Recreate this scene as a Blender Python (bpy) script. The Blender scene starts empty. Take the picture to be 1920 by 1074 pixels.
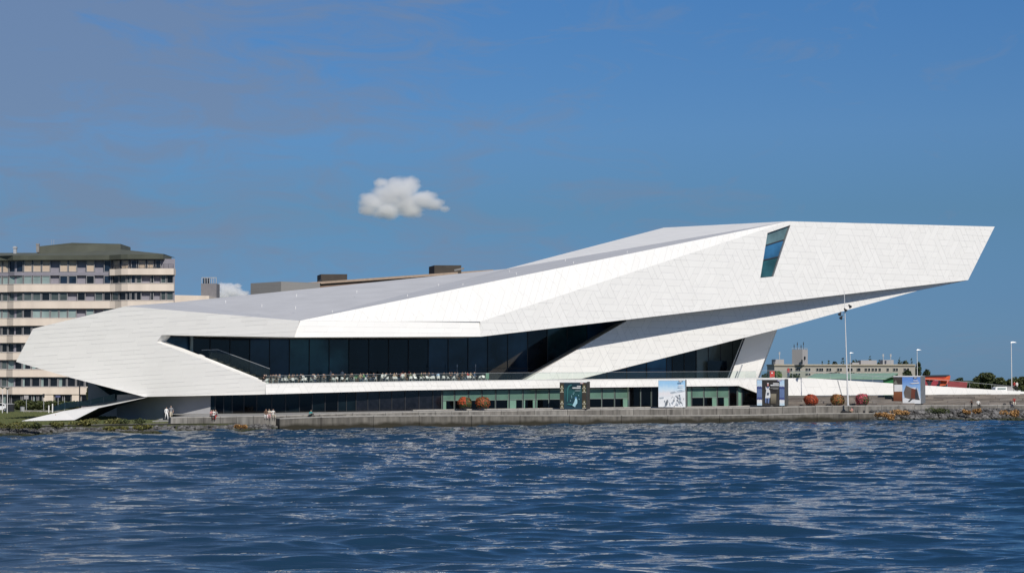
import bpy, bmesh, math, random
import numpy as np
from mathutils import Vector, Matrix, geometry

# ------------------------------------------------------------------ camera, sky, sun
SC = bpy.context.scene
F_PX = 3450.0                       # focal length in photo pixels (photo is 1920 wide)
CAM_Z = 7.2
PITCH = math.atan(163.0 / F_PX)
cam_d = bpy.data.cameras.new('camera')
cam = bpy.data.objects.new('camera', cam_d)
SC.collection.objects.link(cam)
cam.location = (0, 0, CAM_Z)
cam.rotation_euler = (math.radians(90) + PITCH, 0, 0)
cam_d.sensor_width = 36.0
cam_d.lens = 36.0 * F_PX / 1920.0
cam_d.clip_start = 0.5
cam_d.clip_end = 20000
SC.camera = cam

SUN_EL, SUN_AZ = math.radians(38), math.radians(25)     # azimuth: to the right of straight behind the camera
SUN = Vector((math.sin(SUN_AZ) * math.cos(SUN_EL), -math.cos(SUN_AZ) * math.cos(SUN_EL), math.sin(SUN_EL)))
world = bpy.data.worlds.new('World')
SC.world = world
world.use_nodes = True
wt = world.node_tree
wt.nodes.clear()
def wn(t, **kw):
    n = wt.nodes.new(t)
    for k, v in kw.items():
        setattr(n, k, v)
    return n
sky = wn('ShaderNodeTexSky', sky_type='NISHITA', sun_disc=False)
sky.sun_elevation = SUN_EL
sky.sun_rotation = math.pi - SUN_AZ
sky.altitude = 0.0
sky.air_density = 1.0
sky.dust_density = 0.0
sky.ozone_density = 4.0
SKY_STRENGTH = 0.068
tint = wn('ShaderNodeMix', data_type='RGBA', blend_type='MULTIPLY')
tint.inputs[0].default_value = 1.0
tint.inputs[7].default_value = (0.682, 0.88, 1.1, 1)
wt.links.new(sky.outputs[0], tint.inputs[6])
# thin high veils: noise on the direction, flattened towards the horizon
tc = wn('ShaderNodeTexCoord')
sep = wn('ShaderNodeSeparateXYZ')
wt.links.new(tc.outputs['Generated'], sep.inputs[0])
def wmath(op, a, b=None, clamp=False):
    n = wn('ShaderNodeMath', operation=op, use_clamp=clamp)
    for i, v in enumerate((a, b)):
        if v is None: continue
        if isinstance(v, (int, float)): n.inputs[i].default_value = v
        else: wt.links.new(v, n.inputs[i])
    return n.outputs[0]
comb = wn('ShaderNodeCombineXYZ')
wt.links.new(wmath('MULTIPLY', sep.outputs[0], 5.0), comb.inputs[0])
wt.links.new(wmath('MULTIPLY', sep.outputs[1], 5.0), comb.inputs[1])
wt.links.new(wmath('MULTIPLY', sep.outputs[2], 17.0), comb.inputs[2])
def wnoise(scale, detail, rough, off, dist=0.0):
    m = wn('ShaderNodeVectorMath', operation='ADD')
    wt.links.new(comb.outputs[0], m.inputs[0]); m.inputs[1].default_value = off
    n = wn('ShaderNodeTexNoise')
    n.inputs['Scale'].default_value = scale
    n.inputs['Detail'].default_value = detail
    n.inputs['Roughness'].default_value = rough
    n.inputs['Distortion'].default_value = dist
    wt.links.new(m.outputs[0], n.inputs['Vector'])
    return n.outputs['Fac']
def wramp(fac, stops):
    r = wn('ShaderNodeValToRGB')
    r.color_ramp.elements[0].position, r.color_ramp.elements[0].color = stops[0][0], (stops[0][1],) * 3 + (1,)
    r.color_ramp.elements[1].position, r.color_ramp.elements[1].color = stops[1][0], (stops[1][1],) * 3 + (1,)
    wt.links.new(fac, r.inputs[0])
    return r.outputs[0]
# clear, dry air: the sky stays deep blue down to the horizon, all the way round
deep = wn('ShaderNodeValToRGB')
for i, (pz, c) in enumerate(((0.0, (0.30, 0.45, 0.78)), (0.04, (0.38, 0.50, 0.73)), (0.087, (0.50, 0.60, 0.68)), (0.13, (0.66, 0.76, 0.84)), (0.20, (0.65, 0.86, 0.98)), (1.0, (0.65, 0.86, 0.98)))):
    if i == 0: e = deep.color_ramp.elements[0]
    elif i == 1: deep.color_ramp.elements[1].position = 1.0; deep.color_ramp.elements[1].color = (0.65, 0.86, 0.98, 1); e = deep.color_ramp.elements.new(pz)
    elif i < 5: e = deep.color_ramp.elements.new(pz)
    else: break
    e.position = pz; e.color = (*c, 1)
wt.links.new(sep.outputs[2], deep.inputs[0])
deepmix = wn('ShaderNodeMix', data_type='RGBA', blend_type='MULTIPLY')
deepmix.inputs[0].default_value = 1.0
wt.links.new(tint.outputs[2], deepmix.inputs[6]); wt.links.new(deep.outputs[0], deepmix.inputs[7])
n_big = wnoise(1.0, 6.0, 0.55, (3.1, 0.7, 1.9), 0.4)
n_fine = wnoise(3.4, 9.0, 0.64, (8.3, 2.1, 5.2), 0.9)
lean = wmath('MULTIPLY', sep.outputs[0], -0.40)           # the veils thicken towards the left of the view
veil = wramp(wmath('ADD', wmath('ADD', wmath('MULTIPLY', n_big, 0.42), wmath('MULTIPLY', n_fine, 0.58)), lean), ((0.465, 0.0), (0.64, 0.64)))
mixc = wn('ShaderNodeMix', data_type='RGBA')
mixc.inputs[7].default_value = (2.7, 3.5, 5.1, 1)
wt.links.new(veil, mixc.inputs[0])
wt.links.new(deepmix.outputs[2], mixc.inputs[6])
bg = wn('ShaderNodeBackground')
bg.inputs[1].default_value = SKY_STRENGTH
wt.links.new(mixc.outputs[2], bg.inputs[0])
wo = wn('ShaderNodeOutputWorld')
wt.links.new(bg.outputs[0], wo.inputs[0])

sun_d = bpy.data.lights.new('sun', 'SUN')
sun_d.energy = 4.35
sun_d.angle = math.radians(0.5)
sun_d.color = (1.0, 0.945, 0.86)
sun = bpy.data.objects.new('sun', sun_d)
SC.collection.objects.link(sun)
sun.rotation_euler = (-SUN).to_track_quat('-Z', 'Y').to_euler()
sun.location = SUN * 500

SC.view_settings.view_transform = 'Standard'
SC.view_settings.look = 'None'
SC.view_settings.exposure = 0.0
SC.view_settings.gamma = 1.0
SC.view_settings.use_curve_mapping = False
SC.cycles.max_bounces = 8
SC.cycles.transparent_max_bounces = 12
SC.cycles.volume_bounces = 8
SC.cycles.use_denoising = True
SC.cycles.sample_clamp_indirect = 4.0

# ------------------------------------------------------------------ helpers
COL = SC.collection
RND = random.Random(7)
CT, ST = math.cos(PITCH), math.sin(PITCH)
def ray(px, py):
    rx, ry = (px - 960.0) / F_PX, (537.0 - py) / F_PX
    return Vector((rx, CT - ry * ST, ST + ry * CT))
CAM = Vector((0, 0, CAM_Z))
def U(px, py, d):                    # photo pixel at a distance d metres out from the camera
    r = ray(px, py)
    return CAM + r * (d / r.y)
def G(px, py, z):                    # photo pixel on the level z
    r = ray(px, py)
    return CAM + r * ((z - CAM_Z) / r.z)
def PL(px, py, plane):               # photo pixel on a plane (point, normal)
    p0, n = plane
    r = ray(px, py)
    return CAM + r * ((p0 - CAM).dot(n) / r.dot(n))
def lerp(a, b, t): return a + (b - a) * t
def interp(x, tab):
    if x <= tab[0][0]:
        (x0, y0), (x1, y1) = tab[0], tab[1]
    elif x >= tab[-1][0]:
        (x0, y0), (x1, y1) = tab[-2], tab[-1]
    else:
        for i in range(len(tab) - 1):
            if tab[i][0] <= x <= tab[i + 1][0]:
                (x0, y0), (x1, y1) = tab[i], tab[i + 1]
                break
    return y0 + (y1 - y0) * (x - x0) / (x1 - x0)

class MB:                            # collects faces and links them as one mesh object
    def __init__(s): s.v, s.f, s.m = [], [], []
    def face(s, pts, m=0):
        i = len(s.v)
        s.v += [tuple(p) for p in pts]
        s.f.append(tuple(range(i, i + len(pts)))); s.m.append(m)
    def poly(s, pts, m=0):           # concave polygon -> triangles
        i = len(s.v)
        s.v += [tuple(p) for p in pts]
        for t in geometry.tessellate_polygon([[Vector(p) for p in pts]]):
            s.f.append((i + t[0], i + t[1], i + t[2])); s.m.append(m)
    def hexa(s, b, t, m=0):          # bottom quad, top quad
        i = len(s.v)
        s.v += [tuple(p) for p in b] + [tuple(p) for p in t]
        for q in ((3, 2, 1, 0), (4, 5, 6, 7), (0, 1, 5, 4), (1, 2, 6, 5), (2, 3, 7, 6), (3, 0, 4, 7)):
            s.f.append(tuple(i + k for k in q)); s.m.append(m)
    def box(s, c, size, rz=0.0, m=0, M=None):
        hx, hy, hz = size[0] / 2, size[1] / 2, size[2] / 2
        R = Matrix.Rotation(rz, 3, 'Z') if M is None else M
        c = Vector(c)
        b = [c + R @ Vector((x, y, -hz)) for x, y in ((-hx, -hy), (hx, -hy), (hx, hy), (-hx, hy))]
        t = [c + R @ Vector((x, y, hz)) for x, y in ((-hx, -hy), (hx, -hy), (hx, hy), (-hx, hy))]
        s.hexa(b, t, m)
    def bar(s, a, b, w, d=None, m=0):   # square bar between two points
        a, b = Vector(a), Vector(b)
        d = d or w
        z = (b - a).normalized()
        x = z.cross(Vector((0, 1, 0)))
        if x.length < 1e-3: x = Vector((1, 0, 0))
        x.normalize(); y = z.cross(x)
        q = lambda p: [p + x * sx * w / 2 + y * sy * d / 2 for sx, sy in ((-1, -1), (1, -1), (1, 1), (-1, 1))]
        s.hexa(q(a), q(b), m)
    def tube(s, a, b, r0, r1, n=8, m=0, cap=True):
        a, b = Vector(a), Vector(b)
        z = (b - a).normalized()
        x = z.cross(Vector((0, 1, 0)))
        if x.length < 1e-3: x = Vector((1, 0, 0))
        x.normalize(); y = z.cross(x)
        i = len(s.v)
        for p, r in ((a, r0), (b, r1)):
            for k in range(n):
                t = 2 * math.pi * k / n
                s.v.append(tuple(p + x * (math.cos(t) * r) + y * (math.sin(t) * r)))
        for k in range(n):
            s.f.append((i + k, i + (k + 1) % n, i + n + (k + 1) % n, i + n + k)); s.m.append(m)
        if cap:
            s.f.append(tuple(i + k for k in range(n))[::-1]); s.m.append(m)
            s.f.append(tuple(i + n + k for k in range(n))); s.m.append(m)
    def prism(s, pts, off, m=0):     # polygon extruded by a vector
        off = Vector(off); pts = [Vector(p) for p in pts]
        s.poly(pts, m); s.poly([p + off for p in pts], m)
        for k in range(len(pts)):
            a, b = pts[k], pts[(k + 1) % len(pts)]
            s.face([a, b, b + off, a + off], m)
    def mesh(s, name, mats, smooth=False):
        me = bpy.data.meshes.new(name)
        me.from_pydata(s.v, [], s.f)
        for k in (mats if isinstance(mats, (list, tuple)) else [mats]): me.materials.append(k)
        if any(s.m): me.polygons.foreach_set('material_index', s.m)
        if smooth: me.polygons.foreach_set('use_smooth', [True] * len(me.polygons))
        me.update()
        return me
    def build(s, name, mats, parent=None, smooth=False, recalc=True):
        me = s.mesh(name, mats, smooth)
        if recalc:
            bm = bmesh.new(); bm.from_mesh(me)
            bmesh.ops.recalc_face_normals(bm, faces=bm.faces)
            bm.to_mesh(me); bm.free()
        return obj(name, me, parent)
def obj(name, me, parent=None, loc=None):
    o = bpy.data.objects.new(name, me)
    COL.objects.link(o)
    if parent is not None:
        o.parent = parent
        o.matrix_parent_inverse = Matrix.Translation(-parent.location) if parent.type == 'EMPTY' and parent.parent is None and parent.rotation_euler.z == 0 else Matrix()
    if loc is not None: o.location = loc
    return o
def tag(o, label=None, cat=None, group=None, kind=None):
    if label: o['label'] = label
    if cat: o['category'] = cat
    if group: o['group'] = group
    if kind: o['kind'] = kind
    return o
def thing(name, loc, label, cat, group=None):       # an Empty at the thing's base, parts given in world coordinates
    o = bpy.data.objects.new(name, None)
    COL.objects.link(o)
    o.location = loc
    return tag(o, label, cat, group)
def empty_local(name, loc, rz, label, cat, group=None, scale=1.0):   # parts given in local coordinates
    o = bpy.data.objects.new(name, None)
    COL.objects.link(o)
    o.location = loc; o.rotation_euler = (0, 0, rz); o.scale = (scale,) * 3
    return tag(o, label, cat, group)
def child(name, me, parent):         # a part in its parent's local coordinates
    o = bpy.data.objects.new(name, me)
    COL.objects.link(o)
    o.parent = parent
    return o

# ------------------------------------------------------------------ materials
MATS = {}
def nodes(name):
    m = bpy.data.materials.new(name)
    m.use_nodes = True
    nt = m.node_tree
    return m, nt, nt.nodes['Principled BSDF']
def nn(nt, t, **kw):
    n = nt.nodes.new(t)
    for k, v in kw.items(): setattr(n, k, v)
    return n
def mat(name, col, rough=0.6, metal=0.0, var=0.12, scale=1.5, bump=0.0, bscale=20.0, spec=0.5, var2=0.0, stretch=(1, 1, 1), detail=6):
    """plain surface whose colour wanders with noise in world space"""
    if name in MATS: return MATS[name]
    m, nt, b = nodes(name)
    b.inputs['Roughness'].default_value = rough
    b.inputs['Metallic'].default_value = metal
    b.inputs['Specular IOR Level'].default_value = spec
    geo = nn(nt, 'ShaderNodeNewGeometry')
    mp = nn(nt, 'ShaderNodeVectorMath', operation='MULTIPLY')
    mp.inputs[1].default_value = stretch
    nt.links.new(geo.outputs['Position'], mp.inputs[0])
    no = nn(nt, 'ShaderNodeTexNoise')
    no.inputs['Scale'].default_value = scale
    no.inputs['Detail'].default_value = detail
    nt.links.new(mp.outputs[0], no.inputs['Vector'])
    r = nn(nt, 'ShaderNodeValToRGB')
    c0 = [max(0, c * (1 - var)) for c in col]; c1 = [min(1, c * (1 + var)) for c in col]
    r.color_ramp.elements[0].position = 0.3; r.color_ramp.elements[1].position = 0.7
    r.color_ramp.elements[0].color = (*c0, 1); r.color_ramp.elements[1].color = (*c1, 1)
    nt.links.new(no.outputs['Fac'], r.inputs[0])
    nt.links.new(r.outputs[0], b.inputs['Base Color'])
    if bump:
        n2 = nn(nt, 'ShaderNodeTexNoise')
        n2.inputs['Scale'].default_value = bscale; n2.inputs['Detail'].default_value = 4
        nt.links.new(geo.outputs['Position'], n2.inputs['Vector'])
        bp = nn(nt, 'ShaderNodeBump')
        bp.inputs['Strength'].default_value = bump; bp.inputs['Distance'].default_value = 0.05
        nt.links.new(n2.outputs['Fac'], bp.inputs['Height'])
        nt.links.new(bp.outputs[0], b.inputs['Normal'])
    MATS[name] = m
    return m
def panel_mat(name, col, rough, spread):
    """aluminium panel: each panel carries its own tone in the face attribute 'tone'"""
    m, nt, b = nodes(name)
    b.inputs['Roughness'].default_value = rough
    at = nn(nt, 'ShaderNodeAttribute', attribute_name='tone')
    geo = nn(nt, 'ShaderNodeNewGeometry')
    no = nn(nt, 'ShaderNodeTexNoise')
    no.inputs['Scale'].default_value = 0.35; no.inputs['Detail'].default_value = 7
    nt.links.new(geo.outputs['Position'], no.inputs['Vector'])
    mx = nn(nt, 'ShaderNodeMath', operation='MULTIPLY_ADD')
    nt.links.new(at.outputs['Fac'], mx.inputs[0]); mx.inputs[1].default_value = spread
    ad = nn(nt, 'ShaderNodeMath', operation='MULTIPLY_ADD')
    nt.links.new(no.outputs['Fac'], ad.inputs[0]); ad.inputs[1].default_value = 0.06; ad.inputs[2].default_value = 0.94 - spread * 0.5
    nt.links.new(ad.outputs[0], mx.inputs[2])
    vm = nn(nt, 'ShaderNodeVectorMath', operation='SCALE')
    vm.inputs[0].default_value = col
    nt.links.new(mx.outputs[0], vm.inputs['Scale'])
    nt.links.new(vm.outputs[0], b.inputs['Base Color'])
    MATS[name] = m
    return m
M_PANEL = panel_mat('white_panel', (0.805, 0.79, 0.755), 0.5, 0.04)
M_JOINT = mat('panel_joint', (0.57, 0.565, 0.55), 0.8)
M_WHITE = mat('white_cladding', (0.765, 0.755, 0.73), 0.55, var=0.04, scale=0.4)
M_ROOF = mat('roof_membrane', (0.47, 0.472, 0.482), 0.75, var=0.06, scale=0.25)
M_ROOF2 = mat('roof_panel_pale', (0.72, 0.72, 0.71), 0.6, var=0.04, scale=0.3)
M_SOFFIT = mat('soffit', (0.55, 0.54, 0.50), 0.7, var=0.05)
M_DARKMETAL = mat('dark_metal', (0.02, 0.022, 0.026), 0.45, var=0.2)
M_ALU = mat('grey_aluminium', (0.42, 0.43, 0.44), 0.4, metal=0.3)
def glass_mat(name, col, rough=0.04, spec=0.5, var=0.9, scale=0.2):  # blue-teal reflections are painted into the pane colours as cloudy patches
    return mat(name, col, rough, var=var, scale=scale, spec=spec)
M_GL_NAVY = glass_mat('navy_reflection_glass', (0.013, 0.038, 0.075), spec=0.5)
M_GL_BLACK = glass_mat('black_glass', (0.005, 0.011, 0.019), spec=0.4)
M_GL_TEAL = glass_mat('teal_reflection_glass', (0.024, 0.086, 0.106))
M_GL_BLUE = glass_mat('blue_reflection_glass', (0.026, 0.10, 0.20))
def clear_glass(name, tintc, alpha):
    m, nt, b = nodes(name)
    out = [n for n in nt.nodes if n.type == 'OUTPUT_MATERIAL'][0]
    tr = nn(nt, 'ShaderNodeBsdfTransparent'); tr.inputs[0].default_value = (*tintc, 1)
    gl = nn(nt, 'ShaderNodeBsdfGlossy'); gl.inputs['Roughness'].default_value = 0.03
    fr = nn(nt, 'ShaderNodeFresnel'); fr.inputs[0].default_value = 1.5
    df = nn(nt, 'ShaderNodeBsdfDiffuse'); df.inputs[0].default_value = (0.45, 0.6, 0.55, 1)
    mx = nn(nt, 'ShaderNodeMixShader'); mx.inputs[0].default_value = alpha
    nt.links.new(tr.outputs[0], mx.inputs[1]); nt.links.new(df.outputs[0], mx.inputs[2])
    m2 = nn(nt, 'ShaderNodeMixShader')
    nt.links.new(fr.outputs[0], m2.inputs[0]); nt.links.new(mx.outputs[0], m2.inputs[1]); nt.links.new(gl.outputs[0], m2.inputs[2])
    nt.links.new(m2.outputs[0], out.inputs[0])
    MATS[name] = m
    return m
M_GL_RAIL = clear_glass('railing_glass', (0.86, 0.93, 0.90), 0.02)
# ------------------------------------------------------------------ water, ground, quay
WL = [(-400, 826), (0, 818), (130, 815.5), (280, 812.5), (430, 809.5), (524, 806.5), (680, 803), (820, 800.6), (1040, 797), (1220, 794.3), (1400, 792), (1540, 790.5), (1640, 789.5), (1780, 788.6), (1920, 788), (2400, 786)]
def dq(px): return G(px, interp(px, WL), 0.0).y
UP = [(320, 229.0), (430, 232.5), (524, 235.7), (680, dq(680) + 2.5), (820, dq(820) + 2.5), (1040, dq(1040) + 2.5), (1220, dq(1220) + 2.5), (1400, dq(1400) + 2.5), (1540, dq(1540) + 2.5), (1660, 280.0), (1740, 285.0), (1920, 293.0), (2300, 308)]
UPY = [(320, 782), (430, 780), (524, 778.5), (640, 774.4), (820, 771), (1040, 768), (1220, 765.7), (1400, 764), (1540, 760.5), (1660, 759.6), (1740, 759.3), (1920, 759), (2300, 758)]
LOY = [(524, 784), (640, 779.6), (820, 778.2), (1040, 778.3), (1220, 778.6), (1400, 777.8), (1540, 774.4), (1665, 774)]
def up_edge(px): return U(px, interp(px, UPY), interp(px, UP))
def lo_edge(px): return U(px, interp(px, LOY), dq(px))

# water: a fan of rows with a sum of short wind waves; fine ripples come from the bump in its material
def make_water():
    rows = [-300.0, -60.0, 0.0, 35.0, 52.0]
    y, step = 58.0, 0.11
    while y < 296:
        rows.append(y); y += step; step = 0.11 + (y - 58) * 0.00155
    rows += [302, 320]
    rows = np.array(rows)
    core = np.linspace(-1, 1, 640)
    cols = np.concatenate([[-20, -8, -4, -2.2, -1.5, -1.15], core, [1.15, 1.5, 2.2, 4, 8, 20]])
    half = np.maximum(rows, 58) * 0.305 + 3
    X = half[:, None] * cols[None, :]
    Y = np.repeat(rows[:, None], len(cols), 1)
    rng = np.random.default_rng(12)
    Z = np.zeros_like(X); DX = np.zeros_like(X); DY = np.zeros_like(X)
    def train(lam, th, a, ph, sharp=0.8):
        nonlocal Z, DX, DY
        k = 2 * math.pi / lam
        kx, ky = k * math.sin(th), k * math.cos(th)
        p = kx * X + ky * Y + ph
        Z += a * np.cos(p)
        DX -= a * sharp * math.sin(th) * np.sin(p); DY -= a * sharp * math.cos(th) * np.sin(p)
    n = 84
    for i in range(n):
        lam = 0.7 * (8.0 / 0.7) ** ((i + rng.random()) / n)
        th = rng.choice([-0.36, 0.32, 0.04]) + rng.normal(0, 0.12)
        train(lam, th, 0.0034 * lam ** 0.85 * rng.uniform(0.6, 1.5), rng.uniform(0, 6.28))
    for i in range(7):                     # wakes of passing ferries crossing at a slant
        train(rng.uniform(5, 9), rng.choice([-0.35, 0.4]) + rng.normal(0, 0.05), 0.022, rng.uniform(0, 6.28))
    # gusts: patches where the chop is higher or lower
    gust = 1.08 + 0.2 * np.sin(X * 0.11 + Y * 0.05 + 1.0) * np.sin(Y * 0.061 - X * 0.03) + 0.16 * np.sin(X * 0.31 - Y * 0.13)
    fade = np.clip((1.14 - np.abs(cols)) / 0.12, 0, 1)[None, :] * np.clip((rows - 52) / 5, 0, 1)[:, None] * np.clip((303 - rows) / 6, 0, 1)[:, None]
    # the water is rougher out in the fairway than in the lee near the camera
    far = np.clip(1.0 + (rows - 75) / 200, 0.95, 1.65)[:, None]
    Z *= fade * gust * far; DX *= fade * gust * far; DY *= fade * gust * far
    V = np.stack([X + DX, Y + DY, Z + 0.0], -1).reshape(-1, 3)
    nr, nc = len(rows), len(cols)
    idx = np.arange(nr * nc).reshape(nr, nc)
    q = np.stack([idx[:-1, :-1], idx[:-1, 1:], idx[1:, 1:], idx[1:, :-1]], -1).reshape(-1, 4)
    me = bpy.data.meshes.new('water')
    me.vertices.add(len(V)); me.vertices.foreach_set('co', V.astype(np.float32).ravel())
    me.loops.add(q.size); me.loops.foreach_set('vertex_index', q.astype(np.int32).ravel())
    me.polygons.add(len(q)); me.polygons.foreach_set('loop_start', np.arange(0, q.size, 4, dtype=np.int32))
    me.polygons.foreach_set('use_smooth', np.ones(len(q), dtype=bool))
    me.update(calc_edges=True)
    m, nt, b = nodes('river_water')
    b.inputs['Base Color'].default_value = (0.010, 0.034, 0.068, 1)
    b.inputs['Roughness'].default_value = 0.015
    b.inputs['IOR'].default_value = 1.333
    geo = nn(nt, 'ShaderNodeNewGeometry')
    prev = None
    for sc, st, stren, dist in (((0.25, 1.6, 1.0), 1.0, 0.6, 0.11), ((0.7, 4.6, 1.0), 1.0, 0.6, 0.045)):
        mp = nn(nt, 'ShaderNodeVectorMath', operation='MULTIPLY'); mp.inputs[1].default_value = sc
        nt.links.new(geo.outputs['Position'], mp.inputs[0])
        no = nn(nt, 'ShaderNodeTexNoise'); no.inputs['Scale'].default_value = st; no.inputs['Detail'].default_value = 3; no.inputs['Roughness'].default_value = 0.55
        no.inputs['Distortion'].default_value = 0.5
        nt.links.new(mp.outputs[0], no.inputs['Vector'])
        bp = nn(nt, 'ShaderNodeBump'); bp.inputs['Strength'].default_value = stren; bp.inputs['Distance'].default_value = dist
        nt.links.new(no.outputs['Fac'], bp.inputs['Height'])
        if prev: nt.links.new(prev, bp.inputs['Normal'])
        prev = bp.outputs[0]
    nt.links.new(prev, b.inputs['Normal'])
    me.materials.append(m)
    tag(obj('water', me), 'choppy dark blue river water', None, None, 'structure')
make_water()

# ground sheet out to the horizon
M_GRASS = mat('lawn', (0.052, 0.068, 0.018), 0.9, var=0.45, scale=0.35, bump=0.6, bscale=6)
def gz(d): return 0.95 - max(0.0, d - 400) * 0.0033      # the land falls away gently inland
def make_ground():
    mb = MB()
    pxs = [-3000, -1200, -400, 0, 130, 280, 430, 524, 820, 1220, 1640, 1920, 2400, 4000]
    front = []
    for px in pxs:
        if px < 524: d = dq(px) + 4.5 if px >= -400 else dq(-400) + 4.5
        else: d = interp(px, UP) + 1.0
        front.append(Vector(((px - 960) / F_PX * d, d, 0.95)))
    far = [Vector((p.x * 30, 9000, gz(9000))) for p in front]
    mid = [Vector((p.x * 1.6, 400, 0.95)) for p in front]
    for k in range(len(front) - 1):
        mb.face([front[k], front[k + 1], mid[k + 1], mid[k]])
        mb.face([mid[k], mid[k + 1], far[k + 1], far[k]])
    tag(mb.build('ground', M_GRASS), 'mown lawn and level land behind the waterfront', None, None, 'structure')
make_ground()

M_EARTH = mat('bank_earth', (0.055, 0.05, 0.038), 0.95, var=0.4, scale=0.9, bump=0.8, bscale=5)
def make_bank(name, pxs, label, m):
    mb = MB()
    prev = None
    for px in pxs:
        d = dq(px)
        right = px > 1500
        top = Vector(((px - 960) / F_PX * (interp(px, UP) + 0.6 if right else d + 5.2), interp(px, UP) + 0.6 if right else d + 5.2, 1.35 if right else 0.99))
        foot = G(px, interp(px, WL), 0.0) + Vector((0, -0.8, -0.5))
        low = lerp(foot, top, 0.35) + Vector((0, 0, 0.12))
        row = [foot, low, lerp(foot, top, 0.7) + Vector((0, 0, 0.15)), top]
        if prev:
            for k in range(3): mb.face([prev[k], row[k], row[k + 1], prev[k + 1]])
        prev = row
    tag(mb.build(name, m), label, None, None, 'structure')
make_bank('bank', [-600, -300, 0, 60, 130, 200, 280, 360, 430, 480, 524], 'grassy bank of the lawn at the waterline', mat('bank_grass', (0.060, 0.066, 0.026), 0.95, var=0.5, scale=0.7, bump=0.8, bscale=5))
make_bank('bank', [1625, 1660, 1700, 1740, 1800, 1860, 1920, 2000, 2200, 2400], 'earth bank under the boulders below the stepped seats', M_EARTH)

# riprap boulders: too many to count, one mesh for each shore
def rock_mesh_data(rng, n=1):
    bm = bmesh.new(); bmesh.ops.create_icosphere(bm, subdivisions=1, radius=1)
    vs = np.array([v.co[:] for v in bm.verts]); fs = [[v.index for v in f.verts] for f in bm.faces]
    bm.free()
    return vs, fs
ROCK_V, ROCK_F = rock_mesh_data(None)
M_ROCK = None
def rock_mat():
    m, nt, b = nodes('boulder_stone')
    b.inputs['Roughness'].default_value = 0.9
    at = nn(nt, 'ShaderNodeAttribute', attribute_name='tone')
    r = nn(nt, 'ShaderNodeValToRGB')
    el = r.color_ramp.elements
    el[0].position = 0.0; el[0].color = (0.028, 0.027, 0.026, 1)
    el[1].position = 1.0; el[1].color = (0.19, 0.185, 0.18, 1)
    e = el.new(0.6); e.color = (0.085, 0.083, 0.082, 1)
    nt.links.new(at.outputs['Fac'], r.inputs[0])
    # weed grows on the stones that the water wets
    geo = nn(nt, 'ShaderNodeNewGeometry'); sp = nn(nt, 'ShaderNodeSeparateXYZ')
    nt.links.new(geo.outputs['Position'], sp.inputs[0])
    no = nn(nt, 'ShaderNodeTexNoise'); no.inputs['Scale'].default_value = 0.6
    nt.links.new(geo.outputs['Position'], no.inputs['Vector'])
    ad = nn(nt, 'ShaderNodeMath', operation='MULTIPLY_ADD'); ad.inputs[1].default_value = -0.55
    nt.links.new(no.outputs['Fac'], ad.inputs[0]); nt.links.new(sp.outputs[2], ad.inputs[2])
    rr = nn(nt, 'ShaderNodeMapRange'); rr.inputs['From Min'].default_value = -0.1; rr.inputs['From Max'].default_value = 0.18
    rr.inputs['To Min'].default_value = 1; rr.inputs['To Max'].default_value = 0
    nt.links.new(ad.outputs[0], rr.inputs['Value'])
    mx = nn(nt, 'ShaderNodeMix', data_type='RGBA'); mx.inputs[7].default_value = (0.022, 0.026, 0.006, 1)
    nt.links.new(rr.outputs[0], mx.inputs[0]); nt.links.new(r.outputs[0], mx.inputs[6])
    nt.links.new(mx.outputs[2], b.inputs['Base Color'])
    return m
M_ROCK = rock_mat()
def boulders(name, px0, px1, count, label, seed):
    rng = random.Random(seed)
    vs, fs, tone = [], [], []
    for i in range(count):
        px = rng.uniform(px0, px1)
        right = px > 1500
        foot = G(px, interp(px, WL), 0.0) + Vector((0, -0.4, -0.2))
        dt = interp(px, UP) - 0.2 if right else dq(px) + 4.2
        top = Vector(((px - 960) / F_PX * dt, dt, 1.5 if right else 1.0))
        t = rng.random() ** 0.9 if right else 0.68 * rng.random() ** 1.1
        p = lerp(foot, top, t) + Vector((0, 0, 0.12))
        r = rng.uniform(0.12, 0.36) * (1.2 if right else 0.9)
        R = Matrix.Rotation(rng.uniform(0, 6.28), 3, 'Z') @ Matrix.Rotation(rng.uniform(-0.7, 0.7), 3, 'X')
        sx, sy, sz = r * rng.uniform(0.8, 1.5), r * rng.uniform(0.7, 1.2), r * rng.uniform(0.5, 0.85)
        b0 = len(vs)
        for v in ROCK_V:
            k = rng.uniform(0.72, 1.18)
            q = R @ Vector((v[0] * sx * k, v[1] * sy * k, v[2] * sz * k))
            vs.append((p.x + q.x, p.y + q.y, p.z + q.z))
        tn = rng.random()
        for f in fs_const: fs.append((f[0] + b0, f[1] + b0, f[2] + b0)); tone.append(tn)
    me = bpy.data.meshes.new(name); me.from_pydata(vs, [], fs)
    a = me.attributes.new('tone', 'FLOAT', 'FACE'); a.data.foreach_set('value', tone)
    me.materials.append(M_ROCK); me.update()
    tag(obj(name, me), label, 'boulders', None, 'stuff')
fs_const = ROCK_F
boulders('boulders', -260, 522, 2600, 'grey boulders along the foot of the lawn', 3)
boulders('boulders', 1632, 2150, 1900, 'grey boulders piled below the stepped seats at the right', 5)

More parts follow.
